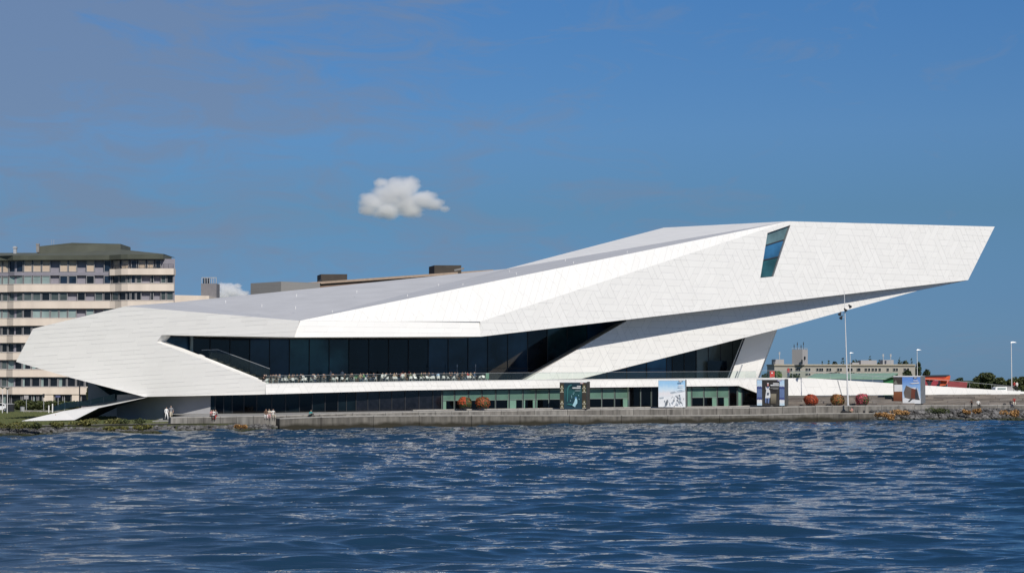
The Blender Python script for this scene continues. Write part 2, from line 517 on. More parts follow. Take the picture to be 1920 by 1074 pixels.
# concrete quay: lower ledge, upper wall of cast panels, deck
def concrete(name, col, algae):
    m, nt, b = nodes(name)
    b.inputs['Roughness'].default_value = 0.85
    geo = nn(nt, 'ShaderNodeNewGeometry')
    mp = nn(nt, 'ShaderNodeVectorMath', operation='MULTIPLY'); mp.inputs[1].default_value = (1.3, 1.3, 0.12)
    nt.links.new(geo.outputs['Position'], mp.inputs[0])
    n1 = nn(nt, 'ShaderNodeTexNoise'); n1.inputs['Scale'].default_value = 1.1; n1.inputs['Detail'].default_value = 8; n1.inputs['Roughness'].default_value = 0.65
    nt.links.new(mp.outputs[0], n1.inputs['Vector'])
    n2 = nn(nt, 'ShaderNodeTexNoise'); n2.inputs['Scale'].default_value = 0.35; n2.inputs['Detail'].default_value = 6
    nt.links.new(geo.outputs['Position'], n2.inputs['Vector'])
    add = nn(nt, 'ShaderNodeMath', operation='MULTIPLY_ADD'); add.inputs[1].default_value = 0.6
    half = nn(nt, 'ShaderNodeMath', operation='MULTIPLY'); half.inputs[1].default_value = 0.4
    nt.links.new(n2.outputs['Fac'], half.inputs[0])
    nt.links.new(n1.outputs['Fac'], add.inputs[0]); nt.links.new(half.outputs[0], add.inputs[2])
    r = nn(nt, 'ShaderNodeValToRGB'); el = r.color_ramp.elements
    el[0].position = 0.36; el[0].color = (*[c * 0.42 for c in col], 1)
    el[1].position = 0.66; el[1].color = (*[c * 1.55 for c in col], 1)
    nt.links.new(add.outputs[0], r.inputs[0])
    last = r.outputs[0]
    if algae:
        sp = nn(nt, 'ShaderNodeSeparateXYZ'); nt.links.new(geo.outputs['Position'], sp.inputs[0])
        ad = nn(nt, 'ShaderNodeMath', operation='MULTIPLY_ADD'); ad.inputs[1].default_value = -1.3
        nt.links.new(n2.outputs['Fac'], ad.inputs[0]); nt.links.new(sp.outputs[2], ad.inputs[2])
        rr = nn(nt, 'ShaderNodeMapRange'); rr.inputs['From Min'].default_value = -0.22; rr.inputs['From Max'].default_value = 0.22
        rr.inputs['To Min'].default_value = 1; rr.inputs['To Max'].default_value = 0
        nt.links.new(ad.outputs[0], rr.inputs['Value'])
        mx = nn(nt, 'ShaderNodeMix', data_type='RGBA'); mx.inputs[7].default_value = (0.020, 0.017, 0.008, 1)
        nt.links.new(rr.outputs[0], mx.inputs[0]); nt.links.new(last, mx.inputs[6])
        last = mx.outputs[2]
    nt.links.new(last, b.inputs['Base Color'])
    bp = nn(nt, 'ShaderNodeBump'); bp.inputs['Strength'].default_value = 0.3; bp.inputs['Distance'].default_value = 0.03
    nt.links.new(n1.outputs['Fac'], bp.inputs['Height']); nt.links.new(bp.outputs[0], b.inputs['Normal'])
    return m
M_CONC = concrete('quay_concrete', (0.125, 0.115, 0.098), True)
M_CONC2 = [concrete('quay_wall_concrete_%d' % i, c, False) for i, c in enumerate([(0.165, 0.155, 0.14), (0.195, 0.186, 0.17), (0.135, 0.126, 0.113), (0.16, 0.15, 0.135)])]
M_COPING = mat('coping_concrete', (0.31, 0.295, 0.27), 0.85, var=0.2, scale=1.2)
M_DECK = mat('deck_paving', (0.24, 0.235, 0.225), 0.85, var=0.15, scale=0.8)
BACK = Vector((-0.42, 0.91, 0))      # square to the quay, landwards
ALONG = Vector((0.91, 0.42, 0))
def quay():
    root = thing('quay', (0, 256, 0), 'stepped concrete quay wall along the water', None); root['kind'] = 'structure'
    pxs = [524, 602, 700, 786, 884, 975, 1068, 1165, 1252, 1349, 1440, 1532, 1610, 1672]
    # lower ledge: cast blocks with open joints
    for a, b in zip(pxs[:-1], pxs[1:]):
        pa, pb = lo_edge(a + 0.35), lo_edge(b - 0.35)
        mb = MB()
        db = BACK * 5
        mb.hexa([Vector((pa.x, pa.y, -1.6)), Vector((pb.x, pb.y, -1.6)), Vector((pb.x, pb.y, -1.6)) + db, Vector((pa.x, pa.y, -1.6)) + db],
                [pa - Vector((0, 0, 0.1)), pb - Vector((0, 0, 0.1)), pb + db - Vector((0, 0, 0.1)), pa + db - Vector((0, 0, 0.1))])
        mb.build('quay_block', M_CONC, root)
        mb = MB()
        o = -BACK * 0.05
        mb.hexa([pa + o - Vector((0, 0, 0.1)), pb + o - Vector((0, 0, 0.1)), pb + db - Vector((0, 0, 0.098)), pa + db - Vector((0, 0, 0.098))], [pa + o, pb + o, pb + db, pa + db])
        mb.build('coping', M_COPING, root)
    pxs = list(range(320, 1940, 31)) + [1990, 2060, 2140, 2240]
    for a, b in zip(pxs[:-1], pxs[1:]):
        pa, pb = up_edge(a + 0.3), up_edge(b - 0.3)
        db = BACK * 1.2
        mb = MB()
        j = RND.uniform(-0.01, 0.01)
        q = BACK * j
        mb.hexa([Vector((pa.x, pa.y, 0.2)) + q, Vector((pb.x, pb.y, 0.2)) + q, Vector((pb.x, pb.y, 0.2)) + db, Vector((pa.x, pa.y, 0.2)) + db],
                [pa + q - Vector((0, 0, 0.12)), pb + q - Vector((0, 0, 0.12)), pb + db - Vector((0, 0, 0.12)), pa + db - Vector((0, 0, 0.12))])
        mb.build('wall_panel', RND.choice(M_CONC2), root)
        mb = MB()
        o = -BACK * 0.04
        mb.hexa([pa + o - Vector((0, 0, 0.12)), pb + o - Vector((0, 0, 0.12)), pb + db - Vector((0, 0, 0.118)), pa + db - Vector((0, 0, 0.118))], [pa + o, pb + o, pb + db, pa + db])
        mb.build('coping', M_COPING, root)
    return root
QUAY = quay()
def deck():
    mb = MB()
    pxs = list(range(321, 2240, 60))
    prev = None
    for px in pxs:
        p = up_edge(px) + BACK * 1.15 - Vector((0, 0, 0.01))
        row = [p, p + (BACK * 60 if prev else Vector((4, 40, 0)))]
        row[1].z = p.z
        if prev: mb.face([prev[0], row[0], row[1], prev[1]])
        prev = row
    p = up_edge(321) + BACK * 1.15
    mb.face([p, p + Vector((4, 40, 0)), p + Vector((4, 40, -1.2)), p - Vector((0, 0, 1.2))])
    tag(mb.build('pavement', M_DECK), 'paved deck between the quay and the museum', None, None, 'structure')
    # shallow step that runs along the deck in front of the green glazing
    mb = MB()
    for a, b in zip(range(800, 1480, 40), range(840, 1520, 40)):
        pa, pb = up_edge(a + 0.2) + BACK * 5, up_edge(b - 0.2) + BACK * 5
        mb = MB()
        db = BACK * 0.8
        mb.hexa([pa, pb, pb + db, pa + db], [pa + Vector((0, 0, 0.16)), pb + Vector((0, 0, 0.16)), pb + db + Vector((0, 0, 0.16)), pa + db + Vector((0, 0, 0.16))])
        mb.build('step_block', M_COPING, QUAY)
deck()
# path on the lawn behind the left bank
mb = MB()
prev = None
for px in (-600, -300, 0, 130, 280, 340):
    d = dq(px) + 4.8
    p = Vector(((px - 960) / F_PX * d, d, 1.0)); q = Vector(((px - 960) / F_PX * d - 0.5, d + 3.0, 1.0))
    if prev: mb.face([prev[0], p, q, prev[1]])
    prev = (p, q)
tag(mb.build('path', mat('gravel_path', (0.15, 0.14, 0.125), 0.95, var=0.25, scale=2.0)), 'grey gravel path between lawn and boulders', None, None, 'structure')
# ------------------------------------------------------------------ the museum
def UM(px, py, d): return U(px, py, d * 1.03)      # the museum stands seven metres or so behind the quay edge
MUS = thing('museum_building', U(900, 760, 262), 'white angular museum with a cantilevered prow and faceted panel skin', 'building')
def nrm(v): return Vector(v).normalized()
PT = {}
planeA = (UM(498, 719, 238), nrm((-0.05, -0.985, -0.14)))
def plane_dir(p1, p2, lean):
    d = p2 - p1
    return (p1, nrm(d.cross(Vector((0, lean, 1)))))
planeC = plane_dir(UM(900, 631, 249.5), UM(1815, 525, 294), -0.06)
planeW = plane_dir(UM(1180, 600, 266.2), UM(1815, 525, 294.5), -0.10)
pP0 = UM(498, 719, 238)
planeP = (pP0, nrm((UM(1430, 709, 276.5) - pP0).cross(Vector((0, 0, 1)))))
pR0 = PL(1430, 709, planeP)
planeR = (pR0, nrm((UM(1920, 735, 302) - pR0).cross(Vector((0, 0, 1)))))
legA, legB, legC = UM(1455, 617, 284.5), UM(1420, 709.8, 284.5), UM(1363, 709.8, 281.5)
planeL = (legA, nrm((legB - legA).cross(legC - legA)))
if planeL[1].y > 0: planeL = (legA, -planeL[1])

A_px = [(30, 678), (62, 616), (235, 574), (562, 601), (552, 632), (303, 628), (294, 641), (498, 719), (498, 739), (270, 743.5), (130, 707)]
A = [PL(x, y, planeA) for x, y in A_px]
C_px = [(900, 631), (1815, 525), (1865, 425), (1480, 415), (900, 603)]
Cf = [PL(x, y, planeC) for x, y in C_px]
WIN_px = [(1425.5, 521), (1450, 518.5), (1482, 422), (1439, 437)]
WIN = [PL(x, y, planeC) for x, y in WIN_px]
W_px = [(985, 711.8), (1090, 709.8), (1455, 618), (1720, 545), (1813, 525.8), (1790, 520), (1500, 550), (1176, 586), (1174, 602)]
Wf = [PL(x, y, planeW) for x, y in W_px]
P_px = [(498, 739), (760, 731.5), (1040, 727), (1385, 723), (1424, 738), (1430, 741.5), (1430, 708.3), (1040, 711.5), (760, 714.8), (498, 719)]
Pf = [PL(x, y, planeP) for x, y in P_px]
R_px = [(1430, 741.5), (1700, 740), (1920, 738), (2160, 736.4), (2160, 736), (1920, 734), (1520, 708.6), (1430, 708.3)]
Rf = [PL(x, y, planeR) for x, y in R_px]
L_px = [(1363, 709.8), (1420, 709.8), (1455, 616.5), (1394, 631)]
Lf = [PL(x, y, planeL) for x, y in L_px]
A3b = U(562, 601, A[3].y + 1.3); C4b = Cf[4]     # the fascia leans back a little
Ff = [A[4], Cf[0], C4b, A3b]
Bf = [A3b, C4b, Cf[3]]
V0 = UM(950, 504, 285)
RLf = [A[2], A[3], A3b, V0, UM(905, 508.5, 288), UM(470, 552.5, 276), UM(330, 566.5, 262)]
Sf = [A3b, Cf[3], V0]
Uf = [V0, Cf[3], UM(1245, 427, 299)]

# --- tilings -----------------------------------------------------
def tri_tiles(bb, side, rng, maxlen=5):
    (x0, y0), (x1, y1) = bb
    h = side * math.sqrt(3) / 2
    pt = lambda a, b: (x0 + side * (a + b * 0.5), y0 + h * b)
    nb = int((y1 - y0) / h) + 2
    na = int((x1 - x0) / side) + 2
    free = set()
    for b in range(-1, nb):
        for a in range(-1 - (b + 1) // 2 - 1, na):
            free.add((a, b, 0)); free.add((a, b, 1))
    order = list(free)
    order.sort(key=lambda t: (t[1], t[0], t[2]))
    rng.shuffle(order)
    vs = lambda t: [(t[0], t[1]), (t[0] + 1, t[1]), (t[0], t[1] + 1)] if t[2] == 0 else [(t[0] + 1, t[1]), (t[0] + 1, t[1] + 1), (t[0], t[1] + 1)]
    def nxt(t, ax):
        a, b, d = t
        if ax == 0: return (a, b, 1) if d == 0 else (a + 1, b, 0)
        if ax == 1: return (a, b, 1) if d == 0 else (a, b + 1, 0)
        return (a - 1, b, 1) if d == 0 else (a, b + 1, 0)
    out = []
    for t in order:
        if t not in free: continue
        best = None
        axes = [0, 1, 2]; rng.shuffle(axes)
        for ax in axes[:2]:
            n = rng.randint(3, maxlen)
            run = [t]
            while len(run) < n:
                q = nxt(run[-1], ax)
                if q not in free: break
                run.append(q)
            if best is None or len(run) > len(best): best = run
        for q in best: free.discard(q)
        pts = {p for q in best for p in vs(q)}
        pp = [pt(*p) for p in pts]
        out.append((hull(pp), None))
    return out
def hull(p):
    p = sorted(p)
    def half(p):
        h = []
        for q in p:
            while len(h) > 1 and (h[-1][0] - h[-2][0]) * (q[1] - h[-2][1]) - (h[-1][1] - h[-2][1]) * (q[0] - h[-2][0]) <= 1e-9: h.pop()
            h.append(q)
        return h
    return half(p)[:-1] + half(p[::-1])[:-1]
def strip_tiles(bb, row, lmin, lmax, rng, slant, wide, thin, p_open):
    """rows of long panels; only some of the long joints are open, so they read as dashes"""
    (x0, y0), (x1, y1) = bb
    out, y = [], y0 - row
    while y < y1 + row:
        x = x0 - rng.uniform(0, lmax)
        while x < x1:
            l = rng.uniform(lmin, lmax)
            s = slant * row
            g = wide if rng.random() < p_open else thin
            out.append(([(x, y), (x + l, y), (x + l + s, y + row), (x + s, y + row)], [g, thin, thin, thin]))
            x += l
        y += row
    return out
def clip_poly(subj, tile, gaps):
    out = subj
    n = len(tile)
    for i in range(n):
        (ax, ay), (bx, by) = tile[i], tile[(i + 1) % n]
        ex, ey = bx - ax, by - ay
        L = math.hypot(ex, ey)
        if L < 1e-9: continue
        nx, ny = -ey / L, ex / L
        off = gaps[i]
        f = lambda p: (p[0] - ax) * nx + (p[1] - ay) * ny - off
        res = []
        for k in range(len(out)):
            p, q = out[k], out[(k + 1) % len(out)]
            fp, fq = f(p), f(q)
            if fp >= 0: res.append(p)
            if (fp >= 0) != (fq >= 0):
                t = fp / (fp - fq)
                res.append((p[0] + (q[0] - p[0]) * t, p[1] + (q[1] - p[1]) * t))
        out = res
        if len(out) < 3: return []
    return out
def minus_convex(poly, hole):
    """pieces of a polygon outside a convex counter-clockwise hole"""
    res, rest = [], poly
    n = len(hole)
    for i in range(n):
        a, b = hole[i], hole[(i + 1) % n]
        big = 1e4
        ex, ey = b[0] - a[0], b[1] - a[1]
        L = math.hypot(ex, ey); ex /= L; ey /= L
        q_in = [(a[0] - ex * big, a[1] - ey * big), (a[0] + ex * big, a[1] + ey * big), (a[0] + ex * big - ey * big, a[1] + ey * big + ex * big), (a[0] - ex * big - ey * big, a[1] - ey * big + ex * big)]
        q_out = [(a[0] + ex * big, a[1] + ey * big), (a[0] - ex * big, a[1] - ey * big), (a[0] - ex * big + ey * big, a[1] - ey * big - ex * big), (a[0] + ex * big + ey * big, a[1] + ey * big - ex * big)]
        o = clip_poly(rest, q_out, [0] * 4)
        if len(o) >= 3: res.append(o)
        rest = clip_poly(rest, q_in, [0] * 4)
        if len(rest) < 3: break
    return res
def area2(p): return 0.5 * sum(p[i][0] * p[(i + 1) % len(p)][1] - p[(i + 1) % len(p)][0] * p[i][1] for i in range(len(p)))
def dedupe(p):
    out = []
    for q in p:
        if not out or math.hypot(q[0] - out[-1][0], q[1] - out[-1][1]) > 0.004: out.append(q)
    if len(out) > 2 and math.hypot(out[0][0] - out[-1][0], out[0][1] - out[-1][1]) < 0.004: out.pop()
    return out

TILES = []        # (screen size, parent, front points, normal, tone)
def facet(name, pts, kind, parent, rot=0.0, hole=None, gap=0.022, side=1.1, seed=1, proud=0.014, backing=M_JOINT, **kw):
    n = Vector((0, 0, 0))
    for i in range(len(pts)):
        a, b = pts[i], pts[(i + 1) % len(pts)]
        n += Vector(((a.y - b.y) * (a.z + b.z), (a.z - b.z) * (a.x + b.x), (a.x - b.x) * (a.y + b.y)))
    n.normalize()
    cen = sum(pts, Vector()) / len(pts)
    if n.dot(CAM - cen) < 0: n = -n
    e1 = Vector((0, 0, 1)).cross(n).normalized()
    e2 = n.cross(e1)
    c, s = math.cos(rot), math.sin(rot)
    e1, e2 = e1 * c + e2 * s, e2 * c - e1 * s
    to2 = lambda p: ((p - cen).dot(e1), (p - cen).dot(e2))
    to3 = lambda q: cen + e1 * q[0] + e2 * q[1]
    P2 = [to2(p) for p in pts]
    if area2(P2) < 0: P2 = P2[::-1]
    H2 = None
    mb = MB()
    if hole:
        H2 = [to2(p) for p in hole]
        if area2(H2) < 0: H2 = H2[::-1]
        for pc in minus_convex(P2, H2): mb.poly([to3(q) for q in pc])
    else:
        mb.poly([to3(q) for q in P2])
    part = mb.build(name, backing, parent, recalc=False)
    rng = random.Random(seed)
    bb = ((min(p[0] for p in P2), min(p[1] for p in P2)), (max(p[0] for p in P2), max(p[1] for p in P2)))
    tiles = tri_tiles(bb, side, rng, kw.get('maxlen', 5)) if kind == 'tri' else strip_tiles(bb, rng=rng, **kw)
    for t, g in tiles:
        cl = clip_poly(P2, t, g or [gap] * len(t))
        if len(cl) < 3: continue
        for pc in (minus_convex(cl, H2) if H2 else [cl]):
            pc = dedupe(pc)
            if len(pc) < 3: continue
            ar = abs(area2(pc))
            if ar < 0.004: continue
            p3 = [to3(q) for q in pc]
            d = (p3[0] - CAM).length
            TILES.append((ar * abs(n.dot((CAM - p3[0]).normalized())) / d ** 2, part, p3, n * proud, rng.random(), ar))
    return part
RND.seed(3)
fa = facet('lobe_facade', A, 'strip', MUS, rot=math.radians(3.5), seed=11, row=0.58, lmin=1.5, lmax=3.4, slant=0.35, wide=0.042, thin=0.004, p_open=0.6)
ff = facet('fascia', Ff, 'strip', MUS, seed=12, row=0.75, lmin=2.2, lmax=4.5, slant=0.4, wide=0.02, thin=0.006, p_open=0.5)
fb = facet('sloping_facade', Bf, 'strip', MUS, rot=math.radians(68), seed=13, row=0.95, lmin=1.6, lmax=4.0, slant=0.5, wide=0.032, thin=0.008, p_open=0.6)
fc = facet('prow_facade', Cf, 'tri', MUS, seed=14, side=1.13, gap=0.019, hole=WIN)
fw = facet('wedge_facade', Wf, 'tri', MUS, seed=15, side=1.13, gap=0.022)
fp = facet('terrace_parapet', Pf, 'tri', MUS, seed=16, side=0.95, gap=0.018)
fr = facet('ramp_wall', Rf, 'tri', MUS, seed=17, side=1.5, gap=0.018)
fl = facet('support_wall', Lf, 'strip', MUS, rot=math.radians(20), seed=18, row=1.4, lmin=2.5, lmax=5, slant=0.4, wide=0.02, thin=0.008, p_open=0.4)
fu = facet('upper_roof', Uf, 'strip', MUS, rot=math.radians(-12), seed=19, row=1.3, lmin=2.0, lmax=5.0, slant=0.4, wide=0.03, thin=0.01, p_open=0.4)
def panel_geo(mb_v, mb_f, tones, p3, off, tone):
    i = len(mb_v); n = len(p3)
    mb_v += [tuple(p + off) for p in p3] + [tuple(p) for p in p3]
    k0 = len(mb_f)
    for t in geometry.tessellate_polygon([[p.copy() for p in p3]]): mb_f.append((i + t[0], i + t[1], i + t[2]))
    for k in range(n): mb_f.append((i + n + k, i + n + (k + 1) % n, i + (k + 1) % n, i + k))
    tones += [tone] * (len(mb_f) - k0)
def panel_obj(name, items, parent):
    v, f, tn = [], [], []
    for it in items: panel_geo(v, f, tn, it[2], it[3], it[4])
    me = bpy.data.meshes.new(name); me.from_pydata(v, [], f)
    a = me.attributes.new('tone', 'FLOAT', 'FACE'); a.data.foreach_set('value', tn)
    me.materials.append(M_PANEL); me.update()
    return obj(name, me, parent)
TILES.sort(key=lambda t: -t[0])
for it in TILES[:300]: panel_obj('panel', [it], it[1])
tag(panel_obj('small_panels', TILES[300:], MUS), kind='stuff')

# --- plain surfaces: roofs, soffits, returns -----------------------
def flat(name, polys, m, parent=MUS):
    mb = MB()
    for p in polys: mb.poly(p)
    return mb.build(name, m, parent, recalc=False)
def strip3(a, b): return [[a[i], a[i + 1], b[i + 1], b[i]] for i in range(len(a) - 1)]
flat('roof', [RLf], M_ROOF)
flat('fascia_return', [[A[4], A[3], A3b]], M_WHITE)
flat('roof_slope', [Sf], M_ROOF)
def edge_cap(name, pts, w=0.16, h=0.22, m=M_WHITE):   # thin folded edge trim along a crease
    mb = MB()
    for a, b in zip(pts[:-1], pts[1:]): mb.bar(a, b, w, h)
    return mb.build(name, m, MUS)
sh = lambda p, x, y, z=0: p + Vector((x, y, z))
# returns of the lobe, its soffit and the back of the building
LB = [sh(A[0], 5, 20), sh(A[1], 5, 20), UM(330, 566.5, 262)]
flat('lobe_return', [[A[0], LB[0], LB[1], A[1]], [A[1], LB[1], LB[2], A[2]]], M_WHITE)
lob_bot = [A[0], A[10], A[9], A[8]]
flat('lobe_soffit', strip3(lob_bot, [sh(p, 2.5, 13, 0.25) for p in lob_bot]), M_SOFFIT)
back = [LB[0], LB[2], RLf[5], RLf[4], V0, Uf[2], sh(Cf[2], -4, 18)]
cbz = Cf[1].z + 1.0
flat('back_wall', strip3(back, [Vector((p.x, p.y + 0.5, 1.0)) if i < 5 else Vector((p.x - 6, p.y, 19.5 if i == 5 else cbz)) for i, p in enumerate(back)]), M_WHITE)
ce = [Cf[1], Cf[2]]; cb = [sh(Cf[1], -5, 16, 1.0), sh(Cf[2], -4, 18)]
flat('prow_end', [[ce[0], cb[0], cb[1], ce[1]]], M_WHITE)
flat('prow_roof', [[Cf[3], Cf[2], cb[1], Uf[2]]], M_ROOF2)
cbot = [A[5], A[4], Cf[0], PL(1180, 598.5, planeC), Cf[1]]
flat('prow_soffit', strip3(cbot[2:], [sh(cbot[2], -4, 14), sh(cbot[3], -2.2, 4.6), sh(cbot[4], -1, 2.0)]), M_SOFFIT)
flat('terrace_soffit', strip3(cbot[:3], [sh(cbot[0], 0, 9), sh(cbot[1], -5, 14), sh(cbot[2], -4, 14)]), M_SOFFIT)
wl = [Wf[0], Wf[1], Wf[2], Wf[3], Wf[4]]
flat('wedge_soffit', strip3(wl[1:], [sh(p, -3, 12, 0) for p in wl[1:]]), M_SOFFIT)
flat('wedge_edge', strip3([Wf[8], Wf[0]], [sh(Wf[8], -1, 8), sh(Wf[0], -1, 8)]), M_WHITE)
pb = Pf[:4]
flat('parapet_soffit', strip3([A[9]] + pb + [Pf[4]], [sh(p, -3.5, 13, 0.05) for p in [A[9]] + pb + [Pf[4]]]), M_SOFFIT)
ptop = [PL(x, y, planeP) for x, y in ((498, 719), (760, 714.8), (1040, 711.5), (1430, 708.3))]
flat('terrace_floor', strip3([sh(p, 0, 0, -0.06) for p in ptop], [sh(p, -6, 24, -0.06) for p in ptop]), M_DECK)
cap = MB()
for a, b in zip(ptop[:-1], ptop[1:]):
    cap.hexa([a + Vector((0.02, -0.05, -0.06)), b + Vector((0.02, -0.05, -0.06)), b + Vector((-0.2, 0.4, -0.055)), a + Vector((-0.2, 0.4, -0.055))], [a + Vector((0.02, -0.05, 0.02)), b + Vector((0.02, -0.05, 0.02)), b + Vector((-0.2, 0.4, 0.02)), a + Vector((-0.2, 0.4, 0.02))])
cap.build('parapet_cap', M_WHITE, MUS)
rt = [Rf[7], Rf[6], Rf[5], Rf[4]]
flat('ramp_top', strip3(rt, [sh(p, -2, 5, 0) for p in rt]), M_WHITE)
flat('support_return', strip3([Lf[1], Lf[2]], [sh(Lf[1], 1.2, 7), sh(Lf[2], 1.2, 7)]), M_WHITE)
# reveal round the terrace opening
op = [A[4], A[5], A[6], A[7]]
flat('opening_reveal', strip3(op[1:], [sh(A[5], 0.9, 1.6, -0.1), sh(A[6], 0.9, 1.6, 0.1), sh(A[7], 0.5, 1.6, 0.05)]), M_WHITE)
# dark seam in the ramp wall
mb = MB(); mb.bar(PL(1570.5, 712.5, planeR) + Vector((0, -0.06, 0)), PL(1578, 740, planeR) + Vector((0, -0.06, 0)), 0.14, 0.05)
mb.build('expansion_joint', M_ALU, MUS)

# the tongue: a white ramp that folds from the lobe down to the lawn
T_top = [U(38, 789, 239.6), U(120, 770, 246), UM(200, 756, 246), UM(268, 743.5, 247)]
T_bot = [U(38, 789.2, 239.5), U(140, 787, 240.5), U(185, 764.5, 242.5), UM(276, 744.5, 238.2)]
tp = [T_bot[0], T_bot[1], T_bot[2], T_bot[3], T_top[3], T_top[2], T_top[1]]
flat('entrance_tongue', [[T_bot[0], T_bot[1], T_top[1]], [T_bot[1], T_bot[2], T_top[2], T_top[1]], [T_bot[2], T_bot[3], T_top[3], T_top[2]]], M_WHITE)
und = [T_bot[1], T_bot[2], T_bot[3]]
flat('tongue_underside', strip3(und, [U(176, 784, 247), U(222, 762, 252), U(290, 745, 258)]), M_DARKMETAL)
g0_395 = PL(395, 700, planeP).y + 6.0
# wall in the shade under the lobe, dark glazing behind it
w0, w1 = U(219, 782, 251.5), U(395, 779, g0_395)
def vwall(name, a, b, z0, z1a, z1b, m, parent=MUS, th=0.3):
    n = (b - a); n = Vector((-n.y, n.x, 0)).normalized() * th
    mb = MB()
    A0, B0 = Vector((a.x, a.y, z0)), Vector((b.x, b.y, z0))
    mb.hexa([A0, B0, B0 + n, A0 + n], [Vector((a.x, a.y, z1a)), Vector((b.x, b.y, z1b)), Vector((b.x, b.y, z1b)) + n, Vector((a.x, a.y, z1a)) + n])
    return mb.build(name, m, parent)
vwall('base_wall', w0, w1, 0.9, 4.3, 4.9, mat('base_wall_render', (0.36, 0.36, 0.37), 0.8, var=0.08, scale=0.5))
mb = MB(); mb.prism([UM(177, 720, 254), UM(218, 749, 254), UM(310, 756, 252), UM(310, 722, 252)], (0, 0.3, 0)); mb.build('side_glazing', M_GL_TEAL, MUS)

# prow window
wn0 = nrm(planeC[1])
rec = [p - wn0 * 0.35 for p in WIN]
fr_o = flat('window_reveal', strip3(WIN + [WIN[0]], rec + [rec[0]]), M_ALU)
tcut = (0.0, 0.385, 0.715, 1.0)
for k, m in enumerate((M_GL_TEAL, M_GL_BLUE, mat('pale_blue_glass', (0.10, 0.17, 0.19), 0.05, var=0.3, scale=0.5))):
    a, b = tcut[k], tcut[k + 1]
    l0, l1 = lerp(rec[0], rec[3], a + 0.008), lerp(rec[0], rec[3], b - 0.008)
    r0, r1 = lerp(rec[1], rec[2], a + 0.008), lerp(rec[1], rec[2], b - 0.008)
    mb = MB(); mb.prism([l0, r0, r1, l1], -wn0 * 0.05); mb.build('window_pane', m, MUS)
mb = MB()
for t in tcut[1:3]: mb.bar(lerp(rec[0], rec[3], t) + wn0 * 0.02, lerp(rec[1], rec[2], t) + wn0 * 0.02, 0.16, 0.12)
for a, b in zip(rec, rec[1:] + rec[:1]): mb.bar(a + wn0 * 0.02, b + wn0 * 0.02, 0.12, 0.12)
mb.build('window_frame', M_DARKMETAL, MUS)

# --- restaurant glazing along the terrace --------------------------
GLD = [(290, 240.6), (360, 243.5), (600, 251.5), (900, 264), (1250, 279)]
def zfloor(px): return interp(px, [(498, ptop[0].z), (760, ptop[1].z), (1040, ptop[2].z), (1430, ptop[3].z)]) - 0.05
def gl_edge(px): return 628 + (px - 303) * 0.013 if px < 900 else 631 - (px - 900) * 0.1158
class Bars:
    def __init__(s, name, mats): s.name, s.mats = name, mats
    def bar(s, a, b, w, d=None, m=0):
        mb = MB(); mb.bar(a, b, w, d); mb.build(s.name, s.mats[m], MUS)
M_PALEFRAME = mat('pale_frame', (0.17, 0.22, 0.19), 0.5)
frame_mb = Bars('mullion', [M_DARKMETAL])
xs = [297, 357] + [394 + 37.2 * k for k in range(24)]
for k in range(len(xs) - 1):
    a, b = xs[k], xs[k + 1]
    da, db = interp(a, GLD), interp(b, GLD)
    pa, pb = UM(a, 700, da), UM(b, 700, db)
    z0a = zfloor(a) if a > 480 else UM(a, 700, da).z - 1.5; z0b = zfloor(b) if b > 480 else UM(b, 700, db).z - 1.5
    z1a, z1b = UM(a, gl_edge(a) - 6, da).z, UM(b, gl_edge(b) - 6, db).z
    m = M_GL_BLUE if k == 0 else (M_GL_TEAL if a > 960 else RND.choice([M_GL_NAVY, M_GL_NAVY, M_GL_BLACK]))
    if 640 < a < 770: m = M_GL_BLACK
    if 770 < a < 1000: m = RND.choice([M_GL_NAVY, M_GL_NAVY, M_GL_BLACK])
    if 540 < a < 630: m = M_GL_TEAL
    if a > 1080: m = M_GL_BLUE
    mb = MB()
    yaw = Vector((0, RND.uniform(-0.02, 0.02), 0))
    n = Vector((-(pb - pa).y, (pb - pa).x, 0)).normalized() * 0.05
    e = (pb - pa).normalized() * 0.03; e.z = 0
    mb.hexa([Vector((pa.x, pa.y, z0a)) + e + yaw, Vector((pb.x, pb.y, z0b)) - e - yaw, Vector((pb.x, pb.y, z0b)) - e - yaw + n, Vector((pa.x, pa.y, z0a)) + e + yaw + n],
            [Vector((pa.x, pa.y, z1a)) + e + yaw, Vector((pb.x, pb.y, z1b)) - e - yaw, Vector((pb.x, pb.y, z1b)) - e - yaw + n, Vector((pa.x, pa.y, z1a)) + e + yaw + n])
    mb.build('glass_pane', m, MUS)
    frame_mb.bar(Vector((pb.x, pb.y - 0.03, z0b)), Vector((pb.x, pb.y - 0.03, z1b)), 0.09, 0.16)
    if a > 620:
        za, zb = UM(a, 690, da).z, UM(b, 690, db).z
        frame_mb.bar(Vector((pa.x, pa.y - 0.04, 7.95)), Vector((pb.x, pb.y - 0.04, 7.95)), 0.07, 0.07)
mb = MB(); c0 = UM(359, 662, 243); mb.tube(c0 - Vector((0, 0, 2)), Vector((c0.x, c0.y, UM(359, 622, 243).z)), 0.24, 0.24, 14)
mb.build('column', mat('pale_column', (0.42, 0.52, 0.52), 0.5), MUS)
